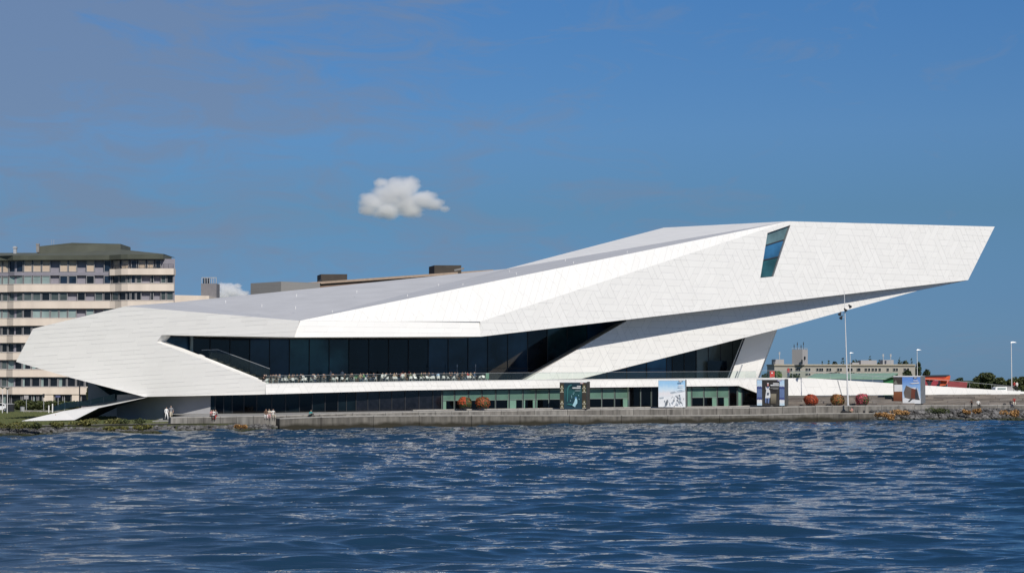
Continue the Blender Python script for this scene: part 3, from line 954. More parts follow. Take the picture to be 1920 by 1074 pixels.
# right-hand glazing under the wedge
fm2 = Bars('mullion', [M_DARKMETAL])
xs = [1080 + 22.6 * k for k in range(15)]
for k in range(len(xs) - 1):
    a, b = xs[k], xs[k + 1]
    pa, pb = UM(a, 709, 277.5 + (a - 1080) * 0.028), UM(b, 709, 277.5 + (b - 1080) * 0.028)
    z0 = 6.35
    z1a, z1b = UM(a, 704 - (a - 1090) * 0.256, pa.y).z, UM(b, 704 - (b - 1090) * 0.256, pb.y).z
    z1a, z1b = max(z1a, 7.0), max(z1b, 7.2)
    m = mat('grey_green_glass', (0.17, 0.205, 0.195), 0.06, var=0.25, scale=0.4) if a > 1300 else RND.choice([M_GL_BLACK, M_GL_NAVY, M_GL_BLACK])
    vwall('glass_pane', pa + Vector((0.03, 0, 0)), pb - Vector((0.03, 0, 0)), z0, z1a, z1b, m, th=0.05)
    fm2.bar(Vector((pb.x, pb.y - 0.04, z0)), Vector((pb.x, pb.y - 0.04, z1b)), 0.10, 0.14)
vwall('dark_screen', UM(1327, 709, 283.5), UM(1363, 709, 284), 6.35, 9.2, 9.2, M_GL_BLACK, th=0.1)
mb = MB(); mb.bar(UM(1396.5, 631, 280.8), UM(1366.5, 709.8, 280.8), 0.22, 0.2); mb.build('raking_strut', M_DARKMETAL, MUS)
mb = MB(); mb.bar(UM(1392, 683, 281.0), UM(1382, 709.8, 281.0), 0.2, 0.12); mb.build('raking_strut', M_ALU, MUS)

# --- ground-floor glazing -----------------------------------------
M_GL_DIM = mat('dim_ground_floor_glass', (0.004, 0.008, 0.011), 0.05, var=0.5, scale=0.3, spec=0.3)
M_GL_LOW = mat('ground_floor_glass', (0.0012, 0.0016, 0.0022), 0.05, spec=0.3)
def zdeck(px): return up_edge(px).z
def g0(px):
    p = PL(px, 700, planeP) + BACK * interp(px, [(395, 6.5), (600, 2.2), (830, 1.3), (1424, 1.3)])
    p = U(px, 700, p.y)
    return Vector((p.x, p.y, 0))
M_GREEN = mat('green_frosted_glass', (0.095, 0.17, 0.13), 0.22, var=0.16, scale=0.5)
M_GREEN2 = mat('pale_green_glass', (0.16, 0.28, 0.21), 0.22, var=0.12, scale=0.5)
M_HEAD_SHADOW = mat('header_shadow', (0.02, 0.035, 0.03), 0.15)  # dark colour painted as the overhang's shadow across the top of the glazing
fm3 = Bars('mullion', [M_DARKMETAL, M_PALEFRAME])
xs = [395, 404, 420, 436, 458, 482, 510, 536, 562, 586, 610, 634, 650, 668, 690, 712, 735, 760, 786, 812, 829]
for a, b in zip(xs[:-1], xs[1:]):
    pa, pb = g0(a), g0(b)
    z0, z1 = zdeck(a) - 0.1, PL(a, interp(a, [(395, 741), (552, 737), (829, 730)]), planeP).z + 0.3
    m = RND.choice([M_GL_LOW, M_GL_LOW, M_GL_DIM]) if a > 440 else RND.choice([M_GL_LOW, M_GL_DIM])
    if a > 660: m = mat('charcoal_glass', (0.009, 0.0095, 0.013), 0.12, var=0.4)
    vwall('glass_pane', pa + ALONG * 0.03, pb - ALONG * 0.03, z0, z1, z1, m, th=0.05)
    fm3.bar(Vector((pb.x, pb.y - 0.05, z0)), Vector((pb.x, pb.y - 0.05, z1)), 0.1, 0.12)
xs = [830, 853, 879, 904, 930, 955, 981, 1005, 1030, 1056, 1081, 1105, 1129, 1153, 1177]
xs2 = [1180, 1202, 1222, 1241, 1262, 1288, 1297, 1320, 1345, 1367, 1383, 1391, 1422]
def green_bay(a, b, kind):
    pa, pb = g0(a), g0(b)
    z0, z1 = zdeck(a) - 0.05, PL(a, interp(a, [(829, 730), (1385, 723)]), planeP).z + 0.3
    H = z1 - z0
    e = ALONG * 0.05
    if kind == 'dark':
        vwall('glass_pane', pa + e, pb - e, z0, z1, z1, M_GL_LOW, th=0.05)
    elif kind == 'tall':
        vwall('frosted_pane', pa + e, pb - e, z0, z0 + H * 0.84, z0 + H * 0.84, M_GREEN2, th=0.05)
        vwall('header_shadow_strip', pa + e, pb - e, z0 + H * 0.85, z1, z1, M_HEAD_SHADOW, th=0.05)
    else:
        zs = z0 + H * 0.43
        vwall('frosted_pane', pa + e, pb - e, zs, z0 + H * 0.84, z0 + H * 0.84, M_GREEN, th=0.05)
        vwall('header_shadow_strip', pa + e, pb - e, z0 + H * 0.85, z1, z1, M_HEAD_SHADOW, th=0.05)
        t0, t1 = kind
        w = pb - pa
        vwall('glass_pane', pa + w * t0 + e, pa + w * t1 - e, z0, zs - 0.05, zs - 0.05, M_GL_LOW, th=0.05)
        if t0 > 0.05: vwall('frosted_pane', pa + e, pa + w * t0 - e * 0.5, z0, zs - 0.05, zs - 0.05, M_GREEN2, th=0.05)
        if t1 < 0.95: vwall('frosted_pane', pa + w * t1 + e * 0.5, pb - e, z0, zs - 0.05, zs - 0.05, M_GREEN2, th=0.05)
        fm3.bar(pa + Vector((0, -0.04, zs)), pb + Vector((0, -0.04, zs)), 0.08, 0.08, 1)
    for p in (pa,):
        fm3.bar(p + Vector((0, -0.05, z0)), p + Vector((0, -0.05, z1)), 0.14, 0.14)
        fm3.bar(p - ALONG * 0.13 + Vector((0, -0.045, z0)), p - ALONG * 0.13 + Vector((0, -0.045, z0 + H * 0.84)), 0.06, 0.1, 1)
kinds = [(0.3, 1), (0, 1), (0, 0.75), (0, 1), (0, 0.85), (0.5, 0.95), (0.15, 0.75), (0.1, 1), (0, 1), (0, 0.6), (0.3, 1), (0, 1), (0, 1), (0, 0.62)]
for (a, b), k in zip(zip(xs[:-1], xs[1:]), kinds): green_bay(a, b, k)
for (a, b), k in zip(zip(xs2[:-1], xs2[1:]), ['dark', 'dark', 'dark', 'dark', 'dark', 'tall', (0, 1), (0, 0.6), (0, 0.55), 'dark', 'tall', 'dark']): green_bay(a, b, k)

# --- glass balustrade along the terrace edge ------------------------
rail = MB()
bx = [500 + 23.0 * k for k in range(41)]
for a, b in zip(bx[:-1], bx[1:]):
    pa = PL(a, interp(a, [(498, 719), (760, 714.8), (1040, 711.5), (1430, 708.3)]), planeP) + Vector((-0.1, 0.25, 0))
    pb_ = PL(b, interp(b, [(498, 719), (760, 714.8), (1040, 711.5), (1430, 708.3)]), planeP) + Vector((-0.1, 0.25, 0))
    h = 1.05
    mb = MB(); e = (pb_ - pa).normalized() * 0.02
    mb.face([pa + e, pb_ - e, pb_ - e + Vector((0, 0, h)), pa + e + Vector((0, 0, h))])
    mb.build('balustrade_pane', M_GL_RAIL, MUS, recalc=False)
    rail.bar(pa + Vector((0, 0, h)), pb_ + Vector((0, 0, h)), 0.03, 0.03)
rail.build('handrail', M_ALU, MUS)
# sloping balustrade of the ramp on the right
rail = MB()
rp = [(1430, 708.3, 694.5), (1520, 708.6, 695), (1640, 716, 704), (1780, 725, 712), (1905, 733, 723.5)]
for (a, ya, ta), (b, yb, tb) in zip(rp[:-1], rp[1:]):
    pa, pb_ = PL(a, ya, planeR) + BACK * 0.5, PL(b, yb, planeR) + BACK * 0.5
    qa, qb = pa + Vector((0, 0, (ya - ta) / 12.0)), pb_ + Vector((0, 0, (yb - tb) / 12.0))
    if a < 1500:
        mb = MB(); mb.face([pa, pb_, qb, qa]); mb.build('balustrade_pane', M_GL_RAIL, MUS, recalc=False)
    rail.bar(qa, qb, 0.05, 0.05)
    for t in (0, 0.33, 0.66): rail.bar(lerp(pa, pb_, t), lerp(qa, qb, t), 0.03, 0.03)
rail.build('handrail', M_ALU, MUS)

# --- stepped seating in the left corner of the terrace --------------
M_STAIR = mat('stair_wood', (0.13, 0.115, 0.09), 0.7, var=0.3, scale=1.2)
for k in range(9):
    a = 394 + k * 11.5
    y = 672 + k * 4.9
    p = UM(a, y, 240.2 + k * 0.1); q = UM(a + 11.7, y, 240.2 + k * 0.1)
    mb = MB()
    mb.hexa([Vector((p.x, p.y, 5.6)), Vector((q.x, p.y, 5.6)), Vector((q.x, p.y + 2.6, 5.6)), Vector((p.x, p.y + 2.6, 5.6))], [p, Vector((q.x, p.y, p.z)), Vector((q.x, p.y + 2.6, p.z)), Vector((p.x, p.y + 2.6, p.z))])
    mb.build('stair_step', M_STAIR, MUS)
mb = MB(); mb.prism([UM(352, 664, 239.6), UM(375, 664, 239.6), UM(382, 667, 239.6), UM(382, 672, 239.6), UM(392, 672.5, 239.6), UM(394, 677, 239.6), UM(362, 669, 239.6)], (0, 1.2, 0)); mb.build('stair_landing', M_WHITE, MUS)
mb = MB(); mb.face([UM(392, 655.5, 239.9), UM(408, 655, 239.9), UM(506, 691, 240.3), UM(506, 717, 240.3), UM(392, 672, 239.9)]); mb.build('stair_glass', clear_glass('smoked_glass', (0.55, 0.60, 0.60), 0.015), MUS, recalc=False)
mb = MB(); mb.bar(UM(378, 656.5, 239.9), UM(408, 655, 239.9), 0.05); mb.bar(UM(408, 655, 239.9), UM(506, 691, 240.3), 0.05); mb.build('handrail', M_ALU, MUS)

# --- small roof anchors -------------------------------------------
for x, y in ((556, 555), (554, 578), (669, 548), (623, 586), (764, 556), (822, 536), (868, 535), (955, 510), (968, 515), (1060, 490), (1075, 494), (1176, 474), (423, 567), (491, 574)):
    pl = (RLf[0], nrm((RLf[2] - RLf[0]).cross(V0 - RLf[0]))) if x < 640 or (x < 770 and y < 552) else (Sf[0], nrm((Sf[1] - Sf[0]).cross(V0 - Sf[0])))
    p = PL(x, y, pl)
    mb = MB(); mb.tube(p - Vector((0, 0, 0.1)), p + Vector((0, 0, 0.18)), 0.04, 0.03, 6); mb.tube(p + Vector((0, 0, 0.18)), p + Vector((0, 0, 0.28)), 0.07, 0.02, 6)
    mb.build('roof_anchor', M_WHITE, MUS)
# ------------------------------------------------------------------ apartment block at the left
M_PINK = mat('pink_stone', (0.68, 0.585, 0.495), 0.8, var=0.1, scale=0.5, stretch=(1, 1, 0.2))
M_MAUVE = mat('mauve_panel', (0.235, 0.225, 0.26), 0.7, var=0.06)
M_ROOFG = mat('green_grey_roof', (0.088, 0.094, 0.072), 0.75, var=0.15, scale=0.4)
M_BLIND = mat('beige_blind', (0.50, 0.40, 0.31), 0.8, var=0.05)
M_PALEGL = mat('pale_blind_glass', (0.24, 0.31, 0.30), 0.12, var=0.2, scale=0.4)
M_DIMGL = mat('dim_glass', (0.07, 0.09, 0.09), 0.08, var=0.35, scale=0.6)
M_DKGL = mat('dark_window_glass', (0.010, 0.013, 0.017), 0.06, var=0.4, scale=0.6)
M_BLUEGL = mat('blue_window_glass', (0.012, 0.024, 0.045), 0.06, var=0.4, scale=0.6)
M_WFRAME = mat('window_frame_grey', (0.30, 0.30, 0.31), 0.5, var=0.05)
AD = 335.0
M_GREYC0 = mat('chimney_grey', (0.22, 0.21, 0.20), 0.8)
def az(py): return U(100, py, AD).z
FRONT = [(-330, 337), (-8, 337), (14, 336.4), (26, 335.2), (40, 335), (206, 334.4), (216, 333.9), (228, 332.6), (240, 332.2), (326, 332.0)]
def fpt(px, out=0.0):
    d = interp(px, FRONT)
    return Vector(((px - 960) / F_PX * d, d - out, 0))
APT = thing('apartment_block', fpt(150) + Vector((0, 8, 0.95)), 'tall pink banded apartment block with rounded balconies and a green roof', 'building')
def ribbon(name, pxs, py0, py1, out, m, parent=APT, thick=0.9):     # a level band that follows the front
    mb = MB()
    z0, z1 = az(py1), az(py0)
    for a, b in zip(pxs[:-1], pxs[1:]):
        pa, pb = fpt(a, out), fpt(b, out)
        qa, qb = fpt(a, out - thick), fpt(b, out - thick)
        S = lambda p, z: Vector((p.x, p.y, z))
        mb.hexa([S(pa, z0), S(pb, z0), S(qb, z0), S(qa, z0)], [S(pa, z1), S(pb, z1), S(qb, z1), S(qa, z1)])
    return mb.build(name, m, parent)
PXF = [-330, -8, 4, 14, 20, 26, 32, 40, 206, 211, 216, 222, 228, 234, 240, 326]
mb = MB()
core_f = [fpt(p, -0.55) for p in PXF]
bk = [p + Vector((-7, 20, 0)) for p in core_f]
for k in range(len(core_f) - 1):
    S = lambda p, z: Vector((p.x, p.y, z))
    mb.hexa([S(core_f[k], 0.9), S(core_f[k + 1], 0.9), S(bk[k + 1], 0.9), S(bk[k], 0.9)], [S(core_f[k], az(487)), S(core_f[k + 1], az(487)), S(bk[k + 1], az(487)), S(bk[k], az(487))])
mb.build('wall', M_MAUVE, APT)
bands = [(533.5, 547), (565, 578.5), (597, 610.5), (629, 642.5), (661, 674.5), (693, 706.5), (726, 739)]
for y0, y1 in bands:
    o = ribbon('stone_band', PXF, y0, y1, 0.45, M_PINK)
    c = ribbon('band_coping', PXF, y0 - 1.0, y0 - 0.05, 0.5, mat('coping_pale', (0.60, 0.52, 0.45), 0.7), o)
ribbon('spandrel', PXF[:9], 510.5, 516.5, 0.05, M_MAUVE)
wingp = PXF[8:]
o = ribbon('balcony_band', [206, 211, 216, 222, 228, 234, 240, 326], 505.5, 517, 0.75, M_PINK, thick=2.2)
cols_main = [-78, -62, -45, -29, -13, 3, 15, 42.5, 59.5, 76.5, 93.5, 110, 126.5, 143.5, 160, 176.5, 193, 208]
cols_wing = [209, 222, 236, 244, 254, 265, 281, 288, 300, 311, 325]
rows = [(488.5, 510, 'T'), (517, 532.5, 'U'), (548.3, 564, 'V'), (579.5, 596, 'W'), (611.5, 628, 'D'), (643.5, 660, 'D'), (675.5, 692, 'D'), (707.5, 725, 'D')]
pat_main = {'T': 'bbbbbnbbbmbbmbmn', 'U': 'ppppppppppmbbmkmn', 'V': 'gggddddgdgddmgkmdk', 'W': 'dgddgddgggggggmggm'}
KIND = {'b': M_BLIND, 'p': M_PALEGL, 'g': M_DIMGL, 'd': M_DKGL, 'n': M_BLUEGL, 'k': M_DKGL}
def window(a, b, y0, y1, m, parent=APT):
    pa, pb = fpt(a + 0.7, 0.02), fpt(b - 0.7, 0.02)
    z0, z1 = az(y1), az(y0)
    fr = MB()
    w = 0.09
    dirn = (pb - pa).normalized()
    S = lambda p, z, o=0: Vector((p.x, p.y + o, z))
    for p, q in ((pa, pa + dirn * w), (pb - dirn * w, pb)):
        fr.hexa([S(p, z0), S(q, z0), S(q, z0, 0.5), S(p, z0, 0.5)], [S(p, z1), S(q, z1), S(q, z1, 0.5), S(p, z1, 0.5)])
    for z, zz in ((z0, z0 + w), (z1 - w, z1)):
        p, q = pa + dirn * w, pb - dirn * w
        fr.hexa([S(p, z, 0.003), S(q, z, 0.003), S(q, z, 0.5), S(p, z, 0.5)], [S(p, zz, 0.003), S(q, zz, 0.003), S(q, zz, 0.5), S(p, zz, 0.5)])
    f = fr.build('window', M_WFRAME, parent)
    g = MB()
    p, q = pa + dirn * w, pb - dirn * w
    off = RND.uniform(0.14, 0.2)
    g.hexa([S(p, z0 + w, off), S(q, z0 + w, off), S(q, z0 + w, off + 0.03), S(p, z0 + w, off + 0.03)], [S(p, z1 - w, off), S(q, z1 - w, off), S(q, z1 - w, off + 0.03), S(p, z1 - w, off + 0.03)])
    g.build('pane', m, f)
    if m is M_DKGL and RND.random() < 0.3:      # a half-drawn curtain
        g = MB()
        t = RND.uniform(0.2, 0.45); q2 = lerp(p, q, t)
        g.hexa([S(p, z0 + w, off - 0.02), S(q2, z0 + w, off - 0.02), S(q2, z0 + w, off - 0.004), S(p, z0 + w, off - 0.004)], [S(p, z1 - w, off - 0.02), S(q2, z1 - w, off - 0.02), S(q2, z1 - w, off - 0.004), S(p, z1 - w, off - 0.004)])
        g.build('curtain', M_PALEGL, f)
rw = random.Random(21)
for y0, y1, t in rows:
    pat = pat_main.get(t, '')
    for k in range(len(cols_main) - 1):
        a, b = cols_main[k], cols_main[k + 1]
        if b < -10: continue
        c = pat[k] if k < len(pat) else 'd'
        if t == 'T':
            c = {3: 'b', 4: 'b', 5: 'b', 6: 'n', 7: 'b', 8: 'b', 9: 'b', 10: 'm', 11: 'b', 12: 'b', 13: 'm', 14: 'b', 15: 'm', 16: 'n'}.get(k, 'b')
        if t == 'U':
            c = {10: 'm', 11: 'n', 12: 'n', 13: 'm', 14: 'k', 15: 'm', 16: 'n'}.get(k, 'p')
        if t == 'V':
            c = {9: 'd', 12: 'm', 13: 'd', 14: 'm', 15: 'd', 16: 'd'}.get(k, 'g')
        if t == 'W':
            c = {6: 'g', 7: 'd', 13: 'm', 15: 'm'}.get(k, 'p')
        if c == 'm': continue
        m = KIND[c]
        if c == 'd' and rw.random() < 0.12: m = M_DIMGL
        window(a, b, y0, y1, m)
    if t == 'T':
        for a, b, c in ((210, 224, 'b'), (226, 241, 'b'), (244, 256, 'n'), (257, 273, 'b'), (274, 288, 'b'), (290, 301, 'n')): window(a, b, y0 + 1, y1 - 5, KIND[c])
    else:
        for k in range(len(cols_wing) - 1):
            a, b = cols_wing[k], cols_wing[k + 1]
            if k in (5, 7) and t in 'UV': continue
            if t == 'D' and a > 222: continue
            window(a, b, y0, y1, rw.choice([M_DKGL, M_DKGL, M_BLUEGL, M_DIMGL]))
# balcony railing on the roof terrace
mb = MB()
for y in (497.5, 500, 502.5, 505): 
    for a, b in zip([208, 222, 232, 242, 326][:-1], [208, 222, 232, 242, 326][1:]):
        pa, pb = fpt(a, 0.6), fpt(b, 0.6); mb.bar(Vector((pa.x, pa.y, az(y))), Vector((pb.x, pb.y, az(y))), 0.05)
for a in range(208, 330, 9):
    p = fpt(min(a, 326), 0.6); mb.bar(Vector((p.x, p.y, az(505.5))), Vector((p.x, p.y, az(497.5))), 0.05)
mb.build('balcony_railing', M_DARKMETAL, APT)
# roof: deep eave, slope, penthouse, chimneys
def S3(px, py, d): return U(px, py, d)
eave = [fpt(p, 1.0) for p in (-330, -8, 14, 26, 40, 206, 228, 240, 307)]
mb = MB()
zb, zt = az(488), az(479.5)
for a, b in zip(eave[:-1], eave[1:]):
    mb.hexa([Vector((a.x, a.y, zb)), Vector((b.x, b.y, zb)), Vector((b.x, b.y + 8, zb)), Vector((a.x, a.y + 8, zb))], [Vector((a.x, a.y - 0.15, zt)), Vector((b.x, b.y - 0.15, zt)), Vector((b.x, b.y + 8, zt)), Vector((a.x, a.y + 8, zt))])
RF = mb.build('roof', M_ROOFG, APT)
mb = MB()
ex = eave[-1]
lo = [Vector((p.x, p.y - 0.15, zt)) for p in eave]
r0, r1, r2 = U(-330, 474.5, 343), U(70, 474, 342), U(222, 467.2, 341)
r3 = Vector((ex.x, ex.y + 0.3, az(478.5)))
mb.poly([lo[0], lo[1], lo[3], r1, r0]); mb.poly([lo[3], lo[5], r2, r1]); mb.poly([lo[5], lo[8], r3, r2])
mb.face([r3, Vector((ex.x, ex.y + 12, az(478.5))), Vector((r2.x, r2.y + 10, r2.z)), r2]); mb.face([r0, r1, r1 + Vector((0, 10, 0)), r0 + Vector((0, 10, 0))])
mb.build('roof_slope', M_ROOFG, RF)
ph = [U(70, 476, 342), U(226, 472, 341), U(226, 457.3, 341), U(135, 455.2, 341.5), U(70, 462.2, 342)]
mb = MB(); mb.prism(ph, (0, 9, 0)); mb.build('penthouse', M_ROOFG, RF)
mb = MB(); mb.box(U(28.5, 471, 341), (0.55, 0.55, 1.8)); mb.box(U(28.5, 464.6, 341), (0.75, 0.75, 0.25)); mb.build('chimney', M_ALU, RF)
mb = MB(); mb.box(U(71, 465, 341.5), (0.5, 0.5, 1.6)); mb.box(U(71, 458.5, 341.5), (0.6, 0.6, 0.25)); mb.build('chimney', M_GREYC0, RF)
for x in (97, 101):
    mb = MB(); mb.bar(U(x, 459, 342), U(x, 449, 342), 0.05); mb.build('antenna', M_ALU, RF)
# ground floor: pink piers between shop windows
for a, b in ((-70, -20), (-16, 4)): window(a, b, 741, 757, M_DKGL)
gx = [(6, 21), (22, 42), (43, 62), (63, 72), (73, 82), (103, 120), (121, 136), (153, 171), (186, 202)]
for a, b in gx: window(a, b, 740, 757, M_DKGL)
for a, b in ((83, 102), (137, 152), (172, 185), (203, 300)): ribbon('pier', [a, b], 739.2, 768, 0.3, M_PINK)

# ------------------------------------------------------------------ blocks behind the museum roof
B2 = thing('long_brick_building', U(690, 560, 420), 'long brown brick roofline with two dark plant rooms behind the museum', 'building')
M_BROWN = mat('brown_brick', (0.20, 0.135, 0.10), 0.85, var=0.2, scale=0.6)
M_GREYC = mat('grey_cladding', (0.21, 0.205, 0.20), 0.75, var=0.08, stretch=(0.2, 0.2, 6), scale=1.2)
M_PLANT = mat('plant_room_dark', (0.055, 0.045, 0.036), 0.8, var=0.2, scale=0.5)
mb = MB(); c = [U(470, 531, 400), U(527, 527.8, 396), U(600, 530.5, 400)]
dn = lambda p, z=0.4: Vector((p.x, p.y, z))
mb.face([dn(c[0]), dn(c[1]), c[1], c[0]]); mb.face([dn(c[1]), dn(c[2]), c[2], c[1]])
mb.face([c[0], c[1], c[1] + Vector((0, 20, 0)), c[0] + Vector((0, 20, 0))]); mb.face([c[1], c[2], c[2] + Vector((0, 20, 0)), c[1] + Vector((0, 20, 0))])
mb.face([dn(c[0]), c[0], c[0] + Vector((0, 20, 0)), dn(c[0]) + Vector((0, 20, 0))])
mb.build('end_block', M_GREYC, B2)
a, b = U(560, 531.5, 402), U(925, 506.0, 402 * 1.02)
mb = MB(); mb.prism([dn(a), dn(b), b, a], (0, 14, 0)); mb.build('wall', M_BROWN, B2)
mb = MB()
mb.bar(a + Vector((0, -0.3, -0.2)), b + Vector((0, -0.3, -0.2)), 0.5, 0.5); mb.build('coping', mat('brown_coping', (0.33, 0.25, 0.19), 0.8), B2)
n = 26
for k in range(n):
    p = lerp(a, b, (k + 0.2) / n) + Vector((0, -0.15, -1.5)); q = lerp(a, b, (k + 0.8) / n) + Vector((0, -0.15, -1.5))
    mb = MB(); mb.bar(p, q, 0.5, 0.2); mb.build('window', M_DKGL, B2)
for x0, x1, y0, y1, d in ((602, 651, 514, 532, 408), (814.5, 865, 497.3, 514, 408)):
    mb = MB(); mb.prism([U(x0, y1, d), U(x1, y1, d), U(x1, y0, d), U(x0, y0, d)], (-1.5, 6, 0)); mb.build('plant_room', M_PLANT, B2)
mb = MB(); mb.bar(U(597, 528.5, 405), U(603, 525, 405), 0.5); mb.build('duct', M_DARKMETAL, B2)
mb = MB(); mb.bar(U(852, 507, 405), U(870, 503, 405), 0.4); mb.build('duct', M_GREYC, B2)
B3 = thing('stair_tower_building', U(350, 570, 360), 'low peach block with a grey stair tower beside the apartments', 'building')
mb = MB(); mb.prism([dn(U(326, 553.5, 352)), dn(U(392, 553.5, 352)), U(392, 554.5, 352), U(326, 553.0, 352)], (0, 12, 0)); mb.build('wall', M_PINK, B3)
mb = MB(); p, q = U(377, 531.5, 362), U(406, 531.5, 362); mb.prism([dn(p), dn(q), q, p], (0, 4, 0)); T = mb.build('stair_tower', mat('tower_grey', (0.17, 0.165, 0.175), 0.8, var=0.08), B3)
mb = MB()
for x in (378.5, 384, 388.5, 393, 397, 401, 405.5): mb.bar(U(x, 531.5, 362.3), U(x, 520.5, 362.3), 0.12)
for y in (520.5,): mb.bar(U(378, y, 362.3), U(406, y, 362.3), 0.15)
mb.build('cage', M_ALU, T)
mb = MB(); 
for x in (383, 387.5, 392): mb.tube(U(x, 531.6, 363.5), U(x, 521.5, 363.5), 0.22, 0.22, 8)
mb.build('vent_pipes', M_DARKMETAL, T)

# ------------------------------------------------------------------ far right: office block, sheds
FD = 1400.0
FAR = thing('office_block', U(1600, 720, FD), 'long cream office block with a tower and masts far beyond the museum', 'building')
M_CREAM = mat('cream_wall', (0.33, 0.31, 0.27), 0.8, var=0.08, scale=0.05)
M_GREYW = mat('grey_wall', (0.33, 0.32, 0.32), 0.8, var=0.06, scale=0.05)
def fbox(name, x0, x1, y0, y1, d, depth, m, parent=FAR):
    p, q = U(x0, y1, d), U(x1, y1, d)
    t0, t1 = U(x0, y0, d), U(x1, y0, d)
    mb = MB(); mb.prism([p, q, t1, t0], (0, depth, 0)); return mb.build(name, m, parent)
fbox('wall', 1452, 1716, 684.5, 725, FD, 40, M_CREAM)
fbox('parapet', 1451.5, 1716.5, 682.6, 685.5, FD - 1, 42, mat('parapet_tan', (0.36, 0.32, 0.25), 0.8), FAR)
for x in [1479, 1484, 1494, 1499, 1513, 1518, 1533, 1538, 1542, 1552, 1557, 1572, 1577, 1591, 1597, 1609, 1612, 1624, 1630, 1637, 1643, 1650, 1665, 1677, 1682, 1697, 1703]:
    for y0, y1 in ((689.5, 695), (699, 703)):
        fr = fbox('window', x - 2.1, x + 2.1, y0, y1, FD - 0.6, 1.2, mat('window_surround', (0.45, 0.44, 0.40), 0.7))
        fbox('pane', x - 1.6, x + 1.6, y0 + 0.5, y1 - 0.5, FD - 0.75, 0.3, M_DKGL, fr)
TW = thing('radio_tower', U(1500, 684, FD + 10), 'pale square tower with antennas on the office block roof', 'tower')
p = [U(1485, 684, FD), U(1504.5, 684, FD - 5), U(1514.5, 684, FD + 4)]
t = [U(1485, 655, FD), U(1504.5, 654.5, FD - 5), U(1514.5, 655, FD + 4)]
mb = MB(); mb.face([p[0], p[1], t[1], t[0]]); mb.face([p[1], p[2], t[2], t[1]]); mb.face([t[0], t[1], t[2], t[0] + Vector((4, 12, 0))]); mb.face([p[2], p[0] + Vector((4, 12, 0)), t[0] + Vector((4, 12, 0)), t[2]])
mb.build('shaft', M_GREYW, TW)
fbox('louvre', 1502.5, 1505, 674, 682.5, FD - 6.5, 0.6, M_DKGL, TW); fbox('louvre', 1508, 1510.5, 668, 674, FD - 3, 0.6, M_DKGL, TW)
for x, y in ((1489, 645), (1495, 641), (1502, 646), (1506.5, 640.5)):
    mb = MB(); mb.bar(U(x, 655, FD), U(x, y, FD), 0.28); mb.box(U(x, y + 4, FD), (0.6, 0.6, 1.6)); mb.build('antenna', M_DARKMETAL, TW)
mb = MB(); mb.bar(U(1485, 652.5, FD), U(1514, 652.5, FD), 0.2); [mb.bar(U(x, 655, FD), U(x, 652.5, FD), 0.2) for x in range(1485, 1516, 4)]; mb.build('roof_railing', M_ALU, TW)
for x0, x1, y0, lab in ((1451, 1470, 673.5, 'left'), (1614, 1644, 675.2, 'mid'), (1656, 1675.5, 674.5, 'right'), (1598, 1611, 679.5, 'low')):
    fbox('roof_plant_room', x0, x1, y0, 684, FD + 6, 12, M_GREYW)
for x, y in ((1461.5, 660), (1656, 664), (1670, 664)):
    mb = MB(); mb.bar(U(x, 684, FD), U(x, y, FD), 0.5); mb.box(U(x, y + 2, FD), (1.2, 0.6, 2.0)); mb.build('roof_mast', M_ALU, FAR)
# green sheds
SH = thing('green_shed', U(1600, 718, 520), 'long shed with a pale green roof behind the ramp wall', 'shed')
M_GROOF = mat('green_metal_roof', (0.22, 0.34, 0.25), 0.6, var=0.1, scale=0.3)
M_GWALL = mat('green_metal_wall', (0.03, 0.20, 0.05), 0.6, var=0.1, scale=0.3)
r = [U(1514, 709, 500), U(1660, 711.5, 500), U(1684, 700.6, 516), U(1527, 702, 516)]
mb = MB(); mb.prism(r, (0, 0, 0.25)); mb.face([r[2], r[3], r[3] + Vector((0, 15, -3)), r[2] + Vector((0, 15, -3))]); mb.build('roof', M_GROOF, SH)
mb = MB(); e = U(1690, 711, 531); mb.poly([dn(r[1] + Vector((-0.6, 0.4, 0))), dn(e), e, r[2] - Vector((0.3, 0, 0.1)), r[1] - Vector((0.6, -0.4, 0.1))]); mb.build('gable_wall', M_GWALL, SH, recalc=False)
mb = MB(); mb.prism([dn(r[0]), dn(r[1]) - Vector((0.6, 0, 0)), r[1] - Vector((0.6, 0, 0.05)), r[0] - Vector((0, 0, 0.05))], (0, 0.4, 0)); mb.build('wall', mat('blue_grey_wall', (0.05, 0.09, 0.14), 0.7), SH)
for k in range(9):
    t = (k + 0.5) / 9
    mb = MB(); a0 = lerp(r[0], r[1], t); b0 = lerp(r[3], r[2], t); mb.bar(a0 + Vector((0, 0, 0.3)), b0 + Vector((0, 0, 0.3)), 0.15); mb.build('roof_rib', M_GROOF, SH)
# red roofs and the orange machine at the right
RR = thing('red_roofed_house', U(1798, 728, 470), 'low house with a dull red tiled roof beyond the ramp', 'house')
r = [U(1774, 727, 455), U(1812, 729, 455), U(1814, 717.5, 463), U(1778, 716, 463)]
mb = MB(); mb.prism(r, (0, 0, 0.2)); mb.face([r[2], r[3], r[3] + Vector((0, 9, -3)), r[2] + Vector((0, 9, -3))]); mb.build('roof', mat('red_tiles', (0.25, 0.045, 0.04), 0.8, var=0.3, scale=0.8), RR)
mb = MB(); mb.prism([dn(r[0]), dn(r[1]), r[1] - Vector((0, 0, 0.05)), r[0] - Vector((0, 0, 0.05))], (0, 8, 0)); mb.build('wall', M_CREAM, RR)
RR2 = thing('crimson_roofed_house', U(1755, 725, 450), 'crimson roofed low house right behind the orange machine', 'house')
r = [U(1730, 725, 445), U(1778, 728, 445), U(1778, 717, 452), U(1732, 713, 452)]
